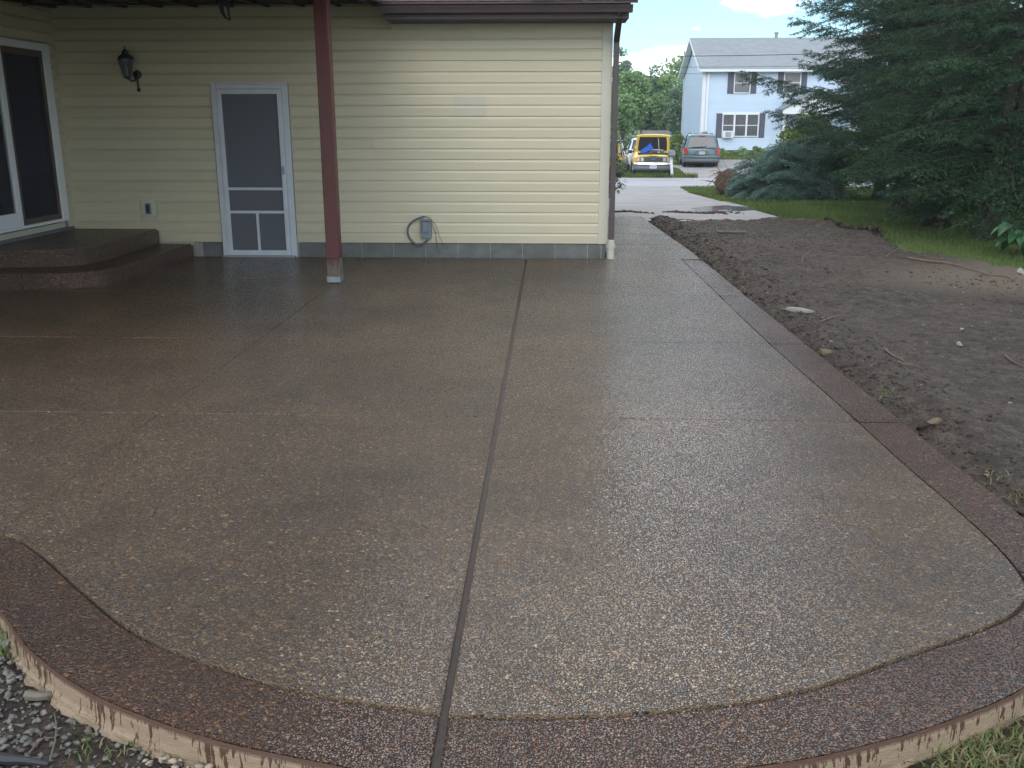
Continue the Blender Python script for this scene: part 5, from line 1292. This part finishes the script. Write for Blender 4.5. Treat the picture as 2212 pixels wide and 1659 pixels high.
# lumber-like fallen spruce with its root ball
rb = ground_at(1582, 424); FT = thing('fallen_spruce', (rb.x, rb.y, rb.z), 'uprooted blue-green spruce lying on the grass with its brown root ball facing the road', 'fallen tree')
rng = np.random.RandomState(31)
axA = np.array([.0, .0, .38]); axB = np.array([1.75, -2.9, .36])
A_, B_, brs = [], [], MB()
for i in range(84):
    t = (i + rng.rand()) / 84; p = axA + (axB - axA) * (.20 + .78 * t); a = rng.uniform(-.25, math.pi + .25)
    ax_ = unit(axB - axA); sd1 = unit(np.cross(ax_, [0, 0, 1])); up_ = np.array([0, 0, 1.0])
    rad = sd1 * math.cos(a) + up_ * max(.05, math.sin(a)) * 1.25
    L = (.92 + .66 * math.sin(min(1, t * 1.15) * math.pi) ** .6) * rng.uniform(.8, 1.3) * (1.0 if t < .75 else .72)
    d = unit(rad * .85 + ax_ * .45)
    sg, pts = sprays(p, d, L * 1.12, rng, droop=.78 + .2 * rng.rand(), up=.42, step=.085, twl=.50, lat=.9)
    A_ += [s[0] for s in sg]; B_ += [s[1] for s in sg]; brs.tube([tuple(q) for q in pts], [max(.004, .018 * (1 - k / len(pts))) for k in range(len(pts))], 4, caps=False)
A_ = np.array(A_); B_ = np.array(B_); A_[:, 2] = np.maximum(A_[:, 2], .02); B_[:, 2] = np.maximum(B_[:, 2], .03)
V, Tt = needles(A_, B_, 10, .036, .013, .85, rng); TOT += len(Tt)
np_mesh('crown', V, Tt, M['bluespruce'], FT, off=0)  # drooping boughs in mounds
brs.tube([tuple(axA), tuple((axA + axB) / 2), tuple(axB)], [.09, .06, .015], 10); brs.build('trunk', M['bark'], FT, world=False)
# root ball
nu, nv = 72, 44; V = []; 
for j in range(nv + 1):
    for i in range(nu):
        th = math.pi * j / nv; ph_ = 2 * math.pi * i / nu; V.append((math.sin(th)*math.cos(ph_), math.sin(th)*math.sin(ph_), math.cos(th)))
V = np.array(V); nz_ = fbm(V[:, 0]*2.4 + V[:, 2]*1.7 + 9, V[:, 1]*2.4 - V[:, 2]*2.1 + 4, 5, .62)
V = V * np.array([.40, .30, .40]) * (1 + .8 * nz_ + .45 * fbm(V[:, 0]*7 + V[:, 2]*5, V[:, 1]*7 - V[:, 2]*6, 4, .7))[:, None] + np.array([-.10, .02, .34]); V[:, 2] = np.maximum(V[:, 2], -.03)
i, j = np.meshgrid(np.arange(nu), np.arange(nv)); a = (j*nu+i).ravel(); b_ = (j*nu+(i+1) % nu).ravel()
rbo = np_mesh('root_ball', V, np.stack([a, b_, b_+nu, a+nu], 1), M['rootsoil'], FT, off=0, smooth=False)
for k in range(34):
    a = rng.uniform(0, 2*math.pi); e = rng.uniform(-.3, 1.1); d = np.array([math.cos(a)*math.cos(e) - .35, math.sin(a)*math.cos(e)*.6, math.sin(e)]); p = np.array([-.1, .02, .34]) + d*.3; L = rng.uniform(.15, .45)
    q = [p, p + d*L*.5 + rng.randn(3)*.04, p + d*L + rng.randn(3)*.07 + np.array([0, 0, -.08])]
    MB().tube([tuple(x) for x in q], [.012, .008, .003], 5).build('root', M['root'], FT, world=False)
def rel(px, py, Y): p = at_y(px, py, Y); return (p.x - rb.x, p.y - rb.y, p.z - rb.z)
MB().tube(catmull3([rel(1584, 372, rb.y), rel(1578, 364, rb.y - .1), rel(1562, 370, rb.y - .2), rel(1545, 384, rb.y - .3), rel(1530, 400, rb.y - .4), rel(1520, 413, rb.y - .5)], 4), .011, 5).build('root', M['root'], FT, world=False)
MB().tube(catmull3([rel(1580, 380, rb.y), rel(1564, 388, rb.y - .2), rel(1556, 394, rb.y - .25), rel(1546, 404, rb.y - .3)], 4), .006, 5).build('root', M['root'], FT, world=False)

# leafy bush between pine and fallen spruce, shrub at the far corner of the cream house
def lf(px, Y, top, bot, wpx, name, mat, label, seed, cat='tree', group=None, **k):
    p = at_y(px, 300, Y); z1 = at_y(px, top, Y).z; z0 = at_y(px, bot, Y).z; g = float(zt(p.x, Y)); rx = (at_y(px + wpx, 300, Y).x - p.x)
    rz_ = (z1 - z0) / 2
    return leafy(name, p.x, Y, z1 - g, rx, rz_, (z1 + z0) / 2 - g, seed, mat, label, cat, group, **k)
lf(1745, 27, 250, 350, 55, 'leafy_shrub', M['leaf_yellow'], 'light green leafy shrub between the pine and the fallen spruce', 51, 'shrub', nclump=60, per=130, size=.10, cl=.34, r0=.03)
lf(1800, 26, 300, 420, 60, 'leafy_shrub', M['leaf_yellow'], 'wider low leafy shrub behind the low boughs of the leftmost spruce', 52, 'shrub', nclump=50, per=110, size=.10, cl=.36, r0=.03)
lf(2170, 19.5, 380, 500, 60, 'leafy_shrub', M['leaf_yellow'], 'yellowish shrub seen between the spruces at the right edge', 53, 'shrub', nclump=40, per=90, size=.10, cl=.3, r0=.03)
cs_ = thing('corner_shrub', (1.08, 18.6, -.1), 'dark glossy-leaved shrub peeping round the downspout corner of the cream house', 'shrub')
rng = np.random.RandomState(61); P_ = []; st_ = MB()
for k in range(60):
    tip = np.array([rng.uniform(-.55, .30) , rng.uniform(-.3, .5), rng.uniform(.45, 1.45)])
    if rng.rand() < .3: tip[0] = rng.uniform(.1, .32)
    st_.tube([(-.15, .1, 0), tuple(tip*.55 + np.array([-.05, 0, .1])), tuple(tip)], [.012, .007, .003], 5)
    for q in range(11):
        a = rng.uniform(0, 2*math.pi); d = unit(np.array([math.cos(a), math.sin(a), rng.uniform(-.5, .4)])); l = rng.uniform(.07, .12); s = unit(np.cross(d, [0, 0, 1.0])) * .018
        c = tip + rng.randn(3) * .03; P_ += [c, c + d*l*.5 + s, c + d*l + np.array([0, 0, -.02]), c + d*l*.5 - s]
np_mesh('leaves', np.array(P_), np.arange(len(P_)).reshape(-1, 4), M['leaf_dark'], cs_, off=0)
st_.build('stems', M['bark'], cs_, world=False)

G2 = 'leafy trees behind the yellow pickup'
spec = [(1338, 95, 118, 300, 34, 'leaf2', 'bluish leafy tree half hidden by the downspout, leftmost behind the pickup'), (1366, 80, 140, 296, 30, 'leaf', 'bright green tree with the tallest rounded top behind the white car'),
        (1400, 86, 150, 300, 28, 'leaf2', 'leafy tree rising above the garden shed'), (1438, 84, 166, 300, 26, 'leaf', 'leafy tree between the shed and the blue house'), (1466, 80, 170, 305, 24, 'leaf2', 'dark leafy tree touching the left edge of the blue house'),
        (1345, 66, 205, 290, 22, 'leaf', 'slender leaning tree beside the swing frame')]
for k, (px, Y, tp, bt, w, mt, lab) in enumerate(spec):
    lf(px, Y, tp, bt, w, 'leafy_tree', M[mt], lab, 70 + k, group=G2, nclump=75 if k < 5 else 40, per=115, size=.26 if Y > 70 else .2, cl=.75 if k < 5 else .5, r0=.13)
for k, (px, Y, tp, bt, w, lab) in enumerate(((1335, 72, 288, 322, 22, 'low hedge shrub behind the swing frame'), (1378, 73, 290, 322, 22, 'low shrub left of the garden shed'), (1462, 66, 292, 335, 14, 'yellow-green shrub between shed and blue house'),
                                            (1474, 60, 318, 345, 9, 'low shrub at the back corner of the blue house behind the mailbox'))):
    lf(px, Y, tp, bt, w, 'hedge_shrub', M['leaf_yellow' if k > 1 else 'leaf2'], lab, 90 + k, 'shrub', 'low shrubs behind the pickup', nclump=34, per=110, size=.17, cl=.4, r0=.03)
yw = lf(1519.5, HY - .7, 284, 322, 9, 'clipped_yew', M['leaf_yellow'], 'small rounded clipped yew showing above the roof of the teal minivan', 95, 'shrub', nclump=40, per=110, size=.07, cl=.2, r0=.03)
for k, (px, tp, bt, w, mt, lab) in enumerate(((1561, 318, 350, 10, 'leaf', 'green foundation shrub just right of the minivan'), (1583, 330, 352, 12, 'leaf_yellow', 'low yellow-green foundation shrub under the air conditioner'),
                                         (1606, 322, 352, 12, 'leaf', 'leafy foundation shrub under the triple window'), (1640, 318, 352, 14, 'leaf_yellow', 'foundation shrub behind the top of the fallen spruce'), (1545, 322, 345, 8, 'leaf2', 'foundation shrub hidden behind the minivan roof edge'))):
    lf(px, HY - 1.6 - .3*k, tp, bt, w, 'foundation_shrub', M[mt], lab, 100 + k, 'shrub', 'shrubs along the front of the blue house', nclump=30, per=110, size=.11, cl=.28, r0=.02)
for k, (x, y, h) in enumerate(((30, 78, 12), (41, 72, 11), (52, 85, 13), (36, 95, 13), (64, 80, 12))):
    leafy('distant_tree', x, y, h, 4.6, h*.38, h*.55, 120 + k, M['leaf2' if k % 2 else 'leaf'], ('tall','rounded','low','narrow','pale','ragged')[k] + ' broad leafy tree far behind the evergreens, ' + ('above the pine','right of the pine','farthest right but one','above the blue house roof','farthest right','behind the chimney')[k], 'tree', 'distant trees behind the evergreens', nclump=60, per=110, size=.42, cl=1.3, r0=.25)
for k, (x, y, h) in enumerate(((-14, 100, 10), (-4, 105, 9), (4, 110, 9), (-26, 96, 11), (16, 112, 10))):
    leafy('distant_tree', x, y, h, 4.6, h*.38, h*.55, 140 + k, M['leaf2' if k % 2 else 'leaf'], ('tall','rounded','low','leftmost','pale')[k] + ' leafy tree on the skyline far behind the shed and white car', 'tree', 'distant trees behind the shed', nclump=60, per=110, size=.42, cl=1.3, r0=.25)

# ------------------------------------------------------------------ grass
def blades(name, xmin, xmax, ymin, ymax, n, h, w, keep, seed, mat='grass', lean=.5, zf=None, **k):
    rng = np.random.RandomState(seed); x = rng.uniform(xmin, xmax, n); y = rng.uniform(ymin, ymax, n); m = keep(x, y); x, y = x[m], y[m]; n = len(x)
    z = (zf or (lambda X, Y: z_ground(X, Y) + .0))(x, y) - .004; hh = h * (.5 + rng.rand(n)); a = rng.uniform(0, 2*math.pi, n); l = hh * lean * rng.rand(n); b = rng.uniform(0, 2*math.pi, n)
    c, s = np.cos(a) * w * .5, np.sin(a) * w * .5
    V = np.stack([np.stack([x - c, y - s, z], 1), np.stack([x + c, y + s, z], 1), np.stack([x + np.cos(b)*l, y + np.sin(b)*l, z + hh], 1)], 1).reshape(-1, 3)
    return np_mesh(name, V, np.arange(len(V)).reshape(-1, 3), M[mat], kind='stuff', **k)
DRV = in_poly(drp); NDR = in_poly(ndp)
z_l = lambda X, Y: zt(X, Y) + .05 * fbm(X * .35, Y * .35, 3) * ((Y > 18) & ((X > 6) | (Y > 45)))
# the lawn surface itself between the soil and the road (the big ground sheet dips under the soil)
def lawn_keep(x, y): return (dirt_mask(x, y) < .45) & ~DRV(x, y) & (x > 1.5)
grid_sheet('lawn', np.arange(2.0, 14.01, .12), np.arange(9.0, 17.61, .12), lambda X, Y: zt(X, Y) + np.where(dirt_mask(X, Y) < .12, .004, -.09), M['lawn'], keep=lambda x, y: (dirt_mask(x, y) < .45) & ~((x < 4.4) & (y < 17.3)) , kind='structure')
kl = lambda x, y: (dirt_mask(x, y) < .06 + .35 * fbm(x * 2, y * 2, 3)) & ~DRV(x, y) & ~((x < 4.0) & (y < 17.4))
blades('grass', 2.5, 13, 9.5, 20, 120000, .060, .012, kl, 1, zf=z_l)
blades('grass', 2.5, 16, 20, 35.4, 90000, .07, .022, kl, 2, zf=z_l)
blades('far_grass', -12, 9.5, 43.6, 62, 70000, .085, .035, lambda x, y: ~NDR(x, y), 3, zf=z_l)
blades('far_grass', 9.5, 22, 43.6, 61.0, 40000, .09, .035, lambda x, y: ~NDR(x, y), 4, zf=z_l)
vg = np.random.RandomState(5)
blades('verge_weeds', 3.4, 6.6, 43.2, 43.9, 1500, .20, .03, lambda x, y: x < nx0 + .3, 5, zf=z_l)

# ------------------------------------------------------------------ loose things on the soil
ico = bmesh.new(); bmesh.ops.create_icosphere(ico, subdivisions=1, radius=1.0); IV = np.array([v.co[:] for v in ico.verts]); IF = np.array([[v.index for v in f.verts] for f in ico.faces]); ico.free()
OV = np.array([(1,0,0),(0,1,0),(-1,0,0),(0,-1,0),(0,0,1),(0,0,-1)], float); OF = np.array([(0,1,4),(1,2,4),(2,3,4),(3,0,4),(1,0,5),(2,1,5),(3,2,5),(0,3,5)])
ICO = (IV, IF)
def lumps(name, x, y, r, zf, mat, seed, flat=.65, sink=.25, rough=.35, octa=False, **k):
    IV, IF = (OV, OF) if octa else ICO
    rng = np.random.RandomState(seed); n = len(x); z = zf(x, y)
    Vv = IV[None] * (1 + rough * rng.randn(n, len(IV), 1) * .6) * np.stack([r*rng.uniform(.7, 1.3, n), r*rng.uniform(.7, 1.3, n), r*flat*rng.uniform(.7, 1.2, n)], 1)[:, None]
    a = rng.uniform(0, 2*math.pi, n); c, s = np.cos(a)[:, None], np.sin(a)[:, None]
    X = Vv[..., 0]*c - Vv[..., 1]*s; Y = Vv[..., 0]*s + Vv[..., 1]*c
    Vv = np.stack([X + x[:, None], Y + y[:, None], Vv[..., 2] + (z + r*flat*(1 - 2*sink))[:, None]], 2).reshape(-1, 3)
    Ff = (IF[None] + (np.arange(n)*len(IV))[:, None, None]).reshape(-1, 3)
    return np_mesh(name, Vv, Ff, mat, **k)
rng = np.random.RandomState(77)
n = 42000; x = rng.uniform(1.6, 11, n); y = 3.0 + 14.3 * rng.rand(n) ** 1.2; dd = x - x_edge(y)
ok = (dirt_mask(x, y) > .05) & (dd > .05) & (rng.rand(n) < np.clip(.30 + 1.5 * fbm(x*1.1, y*1.1, 3) + .8*np.exp(-(dd/.5)**2), .06, 1)); x, y = x[ok], y[ok]
lumps('soil_clods', x, y, .005 + .015 * rng.rand(len(x)) ** 3 + .003 * (y > 9), z_soil, M['clod'], 1, octa=True, flat=.5, sink=.42, rough=.6, kind='stuff')
n = 1700; y = 3.1 + 14 * rng.rand(n); x = x_edge(y) + .03 + np.abs(rng.randn(n)) * .30; ok = dirt_mask(x, y) > .05; x, y = x[ok], y[ok]
lumps('edge_clods', x, y, .006 + .020 * rng.rand(len(x)) ** 4, z_soil, M['clod'], 12, flat=.7, sink=.3, rough=.7, kind='stuff')
n = 1300; x = rng.uniform(1.7, 9, n); y = 3.2 + 12 * rng.rand(n); ok = (dirt_mask(x, y) > .05) & (x > x_edge(y) + .05); x, y = x[ok], y[ok]
lumps('soil_pebbles', x, y, .004 + .012 * rng.rand(len(x)) ** 3, z_soil, M['stone'], 2, kind='stuff')
# ridge of turned clods at the lawn edge
pb_ = [ground_at(*p) for p in ((1790, 482), (1840, 486), (1880, 494), (1912, 508))]
xs_, ys_ = [], []
for k in range(1300):
    t = rng.uniform(0, 2.999); i = int(t); p = pb_[i].lerp(pb_[i+1], t - i); xs_.append(p.x + rng.randn()*.12); ys_.append(p.y + rng.randn()*.16)
xs_, ys_ = np.array(xs_), np.array(ys_)
lumps('clod_ridge', xs_, ys_, .012 + .035 * rng.rand(len(xs_)) ** 2, lambda X, Y: z_soil(X, Y) + .07*np.abs(fbm(X*7, Y*7, 2))*2, M['clod'], 3, flat=.8, sink=.2, rough=.7, kind='stuff')
# crumbs swept in a line on the driveway
xs_, ys_ = [], []
for (a, b, n_, rr) in (((1322, 460), (1365, 459), 140, .05), ((1365, 460), (1412, 463), 40, .03), ((1440, 460), (1465, 459), 70, .05), ((1462, 461), (1535, 463), 170, .05), ((1525, 463), (1556, 460), 160, .08), ((1556, 464), (1600, 462), 16, .1)):
    pa, pb2 = ground_at(*a), ground_at(*b)
    for k in range(n_): t = rng.rand(); xs_.append(pa.x + (pb2.x - pa.x)*t + rng.randn()*rr*.5); ys_.append(pa.y + (pb2.y - pa.y)*t + rng.randn()*rr)
xs_, ys_ = np.array(xs_), np.array(ys_)
M['crumb'] = pm('red_brown_crumbs', (.11, .058, .038), .4, 12, .95, .004, 60, world=True)
lumps('soil_crumbs', xs_, ys_, .012 + .03 * rng.rand(len(xs_)) ** 2, lambda X, Y: zt(X, Y) + .012, M['crumb'], 4, kind='stuff')
# wet puddle film on the driveway
M['puddle'] = pm('puddle_water', (.16, .16, .17), .1, 2, .09, world=True, rvar=.04)
pud = [ground_at(*p) for p in ((1492,452),(1515,449),(1545,446),(1575,445),(1600,447),(1628,450),(1640,453),(1618,456),(1590,458),(1560,460),(1520,460),(1500,457),(1512,455))]
pc_ = catmull([(p.x, p.y) for p in pud] + [(pud[0].x, pud[0].y)], 5)
grid_sheet('puddle', np.arange(min(p[0] for p in pc_), max(p[0] for p in pc_), .04), np.arange(min(p[1] for p in pc_), max(p[1] for p in pc_), .05), lambda X, Y: zt(X, Y) + .0165, M['puddle'], keep=lambda x, y: in_poly(pc_)(x, y) & (fbm(x*2.2, y*1.5, 4) > -.12), kind='structure')

# gravel heap in front of the slab, left
OUTP = in_poly(outer + [(-6.0, 12), (1.1, 12)])
def gk(x, y, m=.02): return ~OUTP(x, y)
n = 8000; x = rng.uniform(-2.9, -.35, n); y = rng.uniform(1.75, 3.2, n); dens = np.clip(1.15 + 1.6*fbm(x*1.6, y*1.6, 3) - .9*np.abs(x + 1.62)/.95, 0.03, 1); ok = gk(x, y) & (rng.rand(len(x)) < dens); x, y = x[ok], y[ok]
lumps('gravel', x, y, .0045 + .0085 * rng.rand(len(x)) ** 2.2, lambda X, Y: z_soil(X, Y) + .002, M['gravel'], 5, flat=.8, rough=.75, kind='stuff')
n = 900; x = rng.uniform(-.4, 2.9, n); y = rng.uniform(1.6, 3.2, n); ok = gk(x, y); x, y = x[ok], y[ok]
lumps('soil_clods', x, y, .005 + .016 * rng.rand(len(x)) ** 2.5, z_soil, M['clod'], 6, kind='stuff')
# spilled concrete lumps under the slab face
t = rng.rand(1700) * (acc[-1] - .1); ii = np.searchsorted(us, t).clip(0, len(us) - 1)
x = px_[ii] + nx_[ii] * (.012 + .02*np.abs(rng.randn(len(ii)))); y = py_[ii] + ny_[ii] * (.012 + .02*np.abs(rng.randn(len(ii))))
ok = (fbm(t*1.3, t*0+3, 3) > -.05) & (y < 3.2) ; x, y = x[ok], y[ok]
M['spill'] = pm('spilled_concrete', (.34, .28, .20), .25, 25, .9, .002, 90, world=True)
lumps('concrete_spill', x, y, .004 + .010*rng.rand(len(x))**2, lambda X, Y: -.112 + .03*rng.rand(len(X)), M['spill'], 7, kind='stuff')

def zs(x, y): return float(z_soil(np.array([x]), np.array([y]))[0])
def soil_at(px, py):
    z = -.05
    for _ in range(12):
        p = at_z(px, py, z); z = .5*z + .5*max(zs(p.x, p.y), -.13)
    return Vector((p.x, p.y, zs(p.x, p.y)))
def rock(name, px, py, r, mat, label, seed, sc=(1, 1, .5), cat='stone', group=None, dz=0):
    p = soil_at(px, py); bm = bmesh.new(); bmesh.ops.create_icosphere(bm, subdivisions=3, radius=1.0); rg = random.Random(seed)
    pl = [(Vector([rg.gauss(0, 1) for _ in range(3)]).normalized(), rg.uniform(.45, .85)) for _ in range(12)]
    for v in bm.verts:
        for nn, d in pl:
            e = v.co.dot(nn) - d
            if e > 0: v.co -= nn * e * .98
        v.co = Vector((v.co.x*r*sc[0], v.co.y*r*sc[1], v.co.z*r*sc[2]))
    me = bpy.data.meshes.new(name); bm.to_mesh(me); bm.free(); o = link(name, me, mat); o.location = (p.x, p.y, p.z + r*sc[2]*.35 + dz); o.rotation_euler = (0, 0, rg.uniform(0, 3)); props(o, label, cat, group); return o
M['tanrock'] = pm('tan_rock', (.13, .095, .055), .3, 12, .85, .004, 40); M['palerock'] = pm('pale_flat_rock', (.24, .225, .19), .25, 12, .8, .003, 50)
rock('stone', 1722, 671, .13, M['palerock'], 'pale flat stone slab lying on the soil close to the walk', 1, (1.2, .5, .16))
rock('stone', 1781, 764, .075, M['tanrock'], 'tan angular rock wedged against the outer edge of the slab', 2, (.8, 1.1, .55), dz=-.02)
rock('stone', 2071, 746, .035, M['palerock'], 'rounded pale pebble in the middle of the bare soil', 3, (1.2, .8, .7))
rock('stone', 2016, 916, .045, M['tanrock'], 'brown stone half buried near the end of the saw cut', 4, (1.2, .8, .7))
rock('stone', 2078, 712, .022, M['palerock'], 'small pale pebble above the rounded one on the soil', 5, (1.2, .9, .7))
rock('stone', 2205, 592, .08, M['palerock'], 'pale broken stone at the right edge below the broad-leaved plant', 6, (1, .9, .7))
rock('stone', 1385, 458, .06, M['tanrock'], 'brown stone on the driveway edge beyond the walk', 7, (1.2, 1, .8), dz=.03)
rock('stone', 1923, 1646, .028, M['palerock'], 'grey stone below the slab face at the lower right', 8, (1.4, .9, .8))
rock('stone', 232, 1577, .022, M['palerock'], 'largest grey gravel stone by the slab face at the lower left', 9, (1.1, 1, .9))
rock('stone', 12, 1400, .03, M['palerock'], 'grey stone at the far lower left beside the grass tuft', 10, (1.1, 1, .9))
p = soil_at(1580, 504); pk = thing('scrap_board', (p.x, p.y, p.z + .01), 'short weathered board lying flat on the far soil', 'board'); MB().box(-.23, .23, -.035, .035, .005, .03).build('board', M['barewood'], pk, world=False, bevel=.004)

def twig(name, pts, r, mat, label, cat='twig', group='twigs and roots lying on the soil', dz=.012, zf=None):
    P3 = [soil_at(*q) if zf is None else at_z(q[0], q[1], zf) for q in pts]; P3 = [Vector((q.x, q.y, q.z + dz)) for q in P3]
    c = P3[0].copy(); loc = [tuple(q - c) for q in P3]; pc = catmull3(loc, 4); n = len(pc)
    o = MB().tube(pc, [r*(1 - .7*i/(n-1)) for i in range(n)], 6).build(name, mat); o.location = c; props(o, label, cat, group); return o
Z7 = lambda x, y: (1491 + x*.3269, 271 + y*.3269)
twig('fallen_twig', [Z7(740, 912), Z7(745, 870), Z7(775, 848), Z7(803, 826)], .010, M['root'], 'bent twig on the upper part of the soil, left of centre')
twig('fallen_twig', [Z7(1290, 875), Z7(1325, 850), Z7(1372, 813)], .009, M['root'], 'thin twig pointing up right near the clod ridge')
twig('long_root', [Z7(1440, 880), Z7(1550, 900), Z7(1700, 915), Z7(1850, 955), Z7(1960, 990), Z7(2080, 1000), Z7(2145, 1035)], .016, M['root'], 'long pale root running along the lawn edge of the soil', 'root')
twig('fallen_twig', [Z7(865, 1303), Z7(940, 1275), Z7(1020, 1256)], .009, M['root'], 'pale straight twig beside the flat stone')
twig('fallen_twig', [Z7(1288, 1488), Z7(1330, 1525), Z7(1400, 1560), Z7(1430, 1590)], .009, M['root'], 'forked root end, upper strand, lower right soil')
twig('fallen_twig', [Z7(1370, 1570), Z7(1420, 1592), Z7(1460, 1590), Z7(1530, 1615)], .007, M['root'], 'forked root end, lower strand, lower right soil')
twig('fallen_twig', [Z7(2080, 1530), Z7(2130, 1570), Z7(2206, 1605)], .009, M['root'], 'twig at the right edge of the soil')
twig('fallen_twig', [Z7(355, 795), Z7(362, 765), Z7(420, 795), Z7(560, 800)], .008, M['root'], 'thin twig lying on the far soil below the scrap board')
twig('fallen_twig', [Z7(930, 960), Z7(970, 1000), Z7(1040, 1035)], .006, M['root'], 'fine curved twig in the centre of the soil')
R1 = lambda x, y: (x*.326, 1118 + y*.326)
twig('wood_fragment', [R1(190, 1215), R1(290, 1225), R1(390, 1195), R1(470, 1165)], .017, M['barewood'], 'pale weathered root fragment on the gravel below the slab face', 'wood', None, dz=.022)
twig('long_twig', [R1(335, 1655), R1(370, 1520), R1(378, 1420), R1(365, 1330)], .0035, M['barewood'], 'long thin pale twig standing out on the gravel at the lower left', 'twig', None, dz=.02)
twig('orange_twig', [R1(200, 1600), R1(270, 1520), R1(310, 1500), R1(370, 1495)], .004, M['root'], 'orange-brown bent twig on the gravel at the lower left', 'twig', None, dz=.02)
twig('black_hose', [R1(-120, 1600), R1(20, 1640), R1(180, 1650), R1(330, 1675)], .02, M['dkplastic'], 'black hose at the lower left corner below the gravel', 'hose', None, dz=.02)
twig('grass_stalk', [(1574, 1486), (1600, 1493), (1623, 1502)], .0018, M['drygrass'], 'single yellow grass stalk lying on the patio near the front joint', 'grass stalk', None, dz=.002, zf=.006)
# grass tufts: on the soil strip and in the lower corners
def tuft(px, py, n, rad, h, seed, dry=.3):
    p = soil_at(px, py)
    for q, (mt, f) in enumerate((('grass', 1 - dry), ('drygrass', dry))):
        if n*f < 2: continue
        rg = np.random.RandomState(seed + q); nn = int(n*f); x = p.x + rg.randn(nn)*rad; y = p.y + rg.randn(nn)*rad*.7
        ok = ~OUTP(x, y); x, y = x[ok], y[ok]; nn = len(x); z = z_soil(x, y)
        a = rg.uniform(0, 2*math.pi, nn); l = h*(.4 + rg.rand(nn)); w = .0028; up = rg.uniform(.15, .9, nn)
        b0 = np.stack([x, y, z], 1); d = np.stack([np.cos(a)*(1 - up), np.sin(a)*(1 - up), up], 1); s = np.stack([-np.sin(a), np.cos(a), 0*a], 1)*w
        mid = b0 + d*l[:, None]*.55; tip = b0 + d*l[:, None] + np.stack([np.cos(a), np.sin(a), 0*a - .6], 1)*l[:, None]*.3
        V = np.stack([b0 - s, b0 + s, mid + s*.8, mid - s*.8, tip], 1).reshape(-1, 3); k = np.arange(nn)[:, None]*5
        T3 = np.concatenate([k + [0, 1, 2], k + [0, 2, 3], k + [3, 2, 4]], 1).reshape(-1, 3)
        np_mesh('grass_tuft', V, T3, M[mt], kind='stuff')
tuft(2150, 1645, 800, .10, .06, 201, .55); tuft(2200, 1610, 260, .06, .05, 203, .5); tuft(5, 1395, 130, .05, .10, 205, .2); tuft(45, 1428, 18, .03, .09, 207, .6)
for k, (px, py) in enumerate(((1690, 672), (1905, 860), (2130, 1040), (2200, 1085), (250, 1620))): tuft(px, py, 70, .07, .045, 220 + 3*k, .65)

# broad-leaved plant at the right edge
hg = soil_at(2195, 572); HP = thing('broad_leaved_plant', (hg.x + .12, hg.y + .05, zt(hg.x, hg.y)), 'broad-leaved green plant at the right edge where the soil meets the lawn', 'plant')
rg = np.random.RandomState(9)
for k in range(26):
    a = rg.uniform(0, 2*math.pi); el = rg.uniform(.1, 1.05); L = rg.uniform(.20, .32); W = L*.62; st0 = np.array([0, 0, .02]); r_ = rg.uniform(.10, .42); b0 = np.array([math.cos(a)*r_, math.sin(a)*r_, .10 + .42*math.sin(el)*rg.uniform(.6, 1.1)])
    d = np.array([math.cos(a), math.sin(a), 0.0]); s = np.array([-math.sin(a), math.cos(a), 0.0]); V = []; nt_ = 7
    for i in range(nt_ + 1):
        t = i / nt_; w = W * .5 * math.sin(math.pi * min(1, t**.75 * .97 + .03)) ** .8 + .002; c = b0 + d*L*t*(.95) + np.array([0, 0, L*(.30*t - .75*t*t)])
        for q in (-1, -.5, 0, .5, 1): V.append(c + s*w*q + np.array([0, 0, abs(q)*w*.30 + .006*math.sin(t*14 + q*3)]))
    Q = [[i*5+j, i*5+j+1, (i+1)*5+j+1, (i+1)*5+j] for i in range(nt_) for j in range(4)]
    lf_ = np_mesh('leaf', np.array(V), np.array(Q), M['hosta'], HP, off=0, smooth=True)
    MB().tube([tuple(st0), tuple((st0 + b0)*.5 + np.array([0, 0, .05])), tuple(b0)], .006, 5).build('stalk', M['hosta'], HP, world=False)
hm, hnt, hb = newmat('thin_air_haze'); hnt.nodes.remove(hb)
hv = N(hnt, 'ShaderNodeVolumePrincipled', {'Color': (.86, .93, 1.0, 1), 'Density': .00065, 'Anisotropy': .2})
hnt.links.new(hv.outputs[0], hnt.nodes['Material Output'].inputs['Volume'])
props(MB().box(-90, 130, -30, 150, -2.2, 16).build('haze', hm), kind='stuff')
print('needle triangles', TOT, 'all', sum(len(o.data.polygons) for o in bpy.data.objects if o.type == 'MESH'))
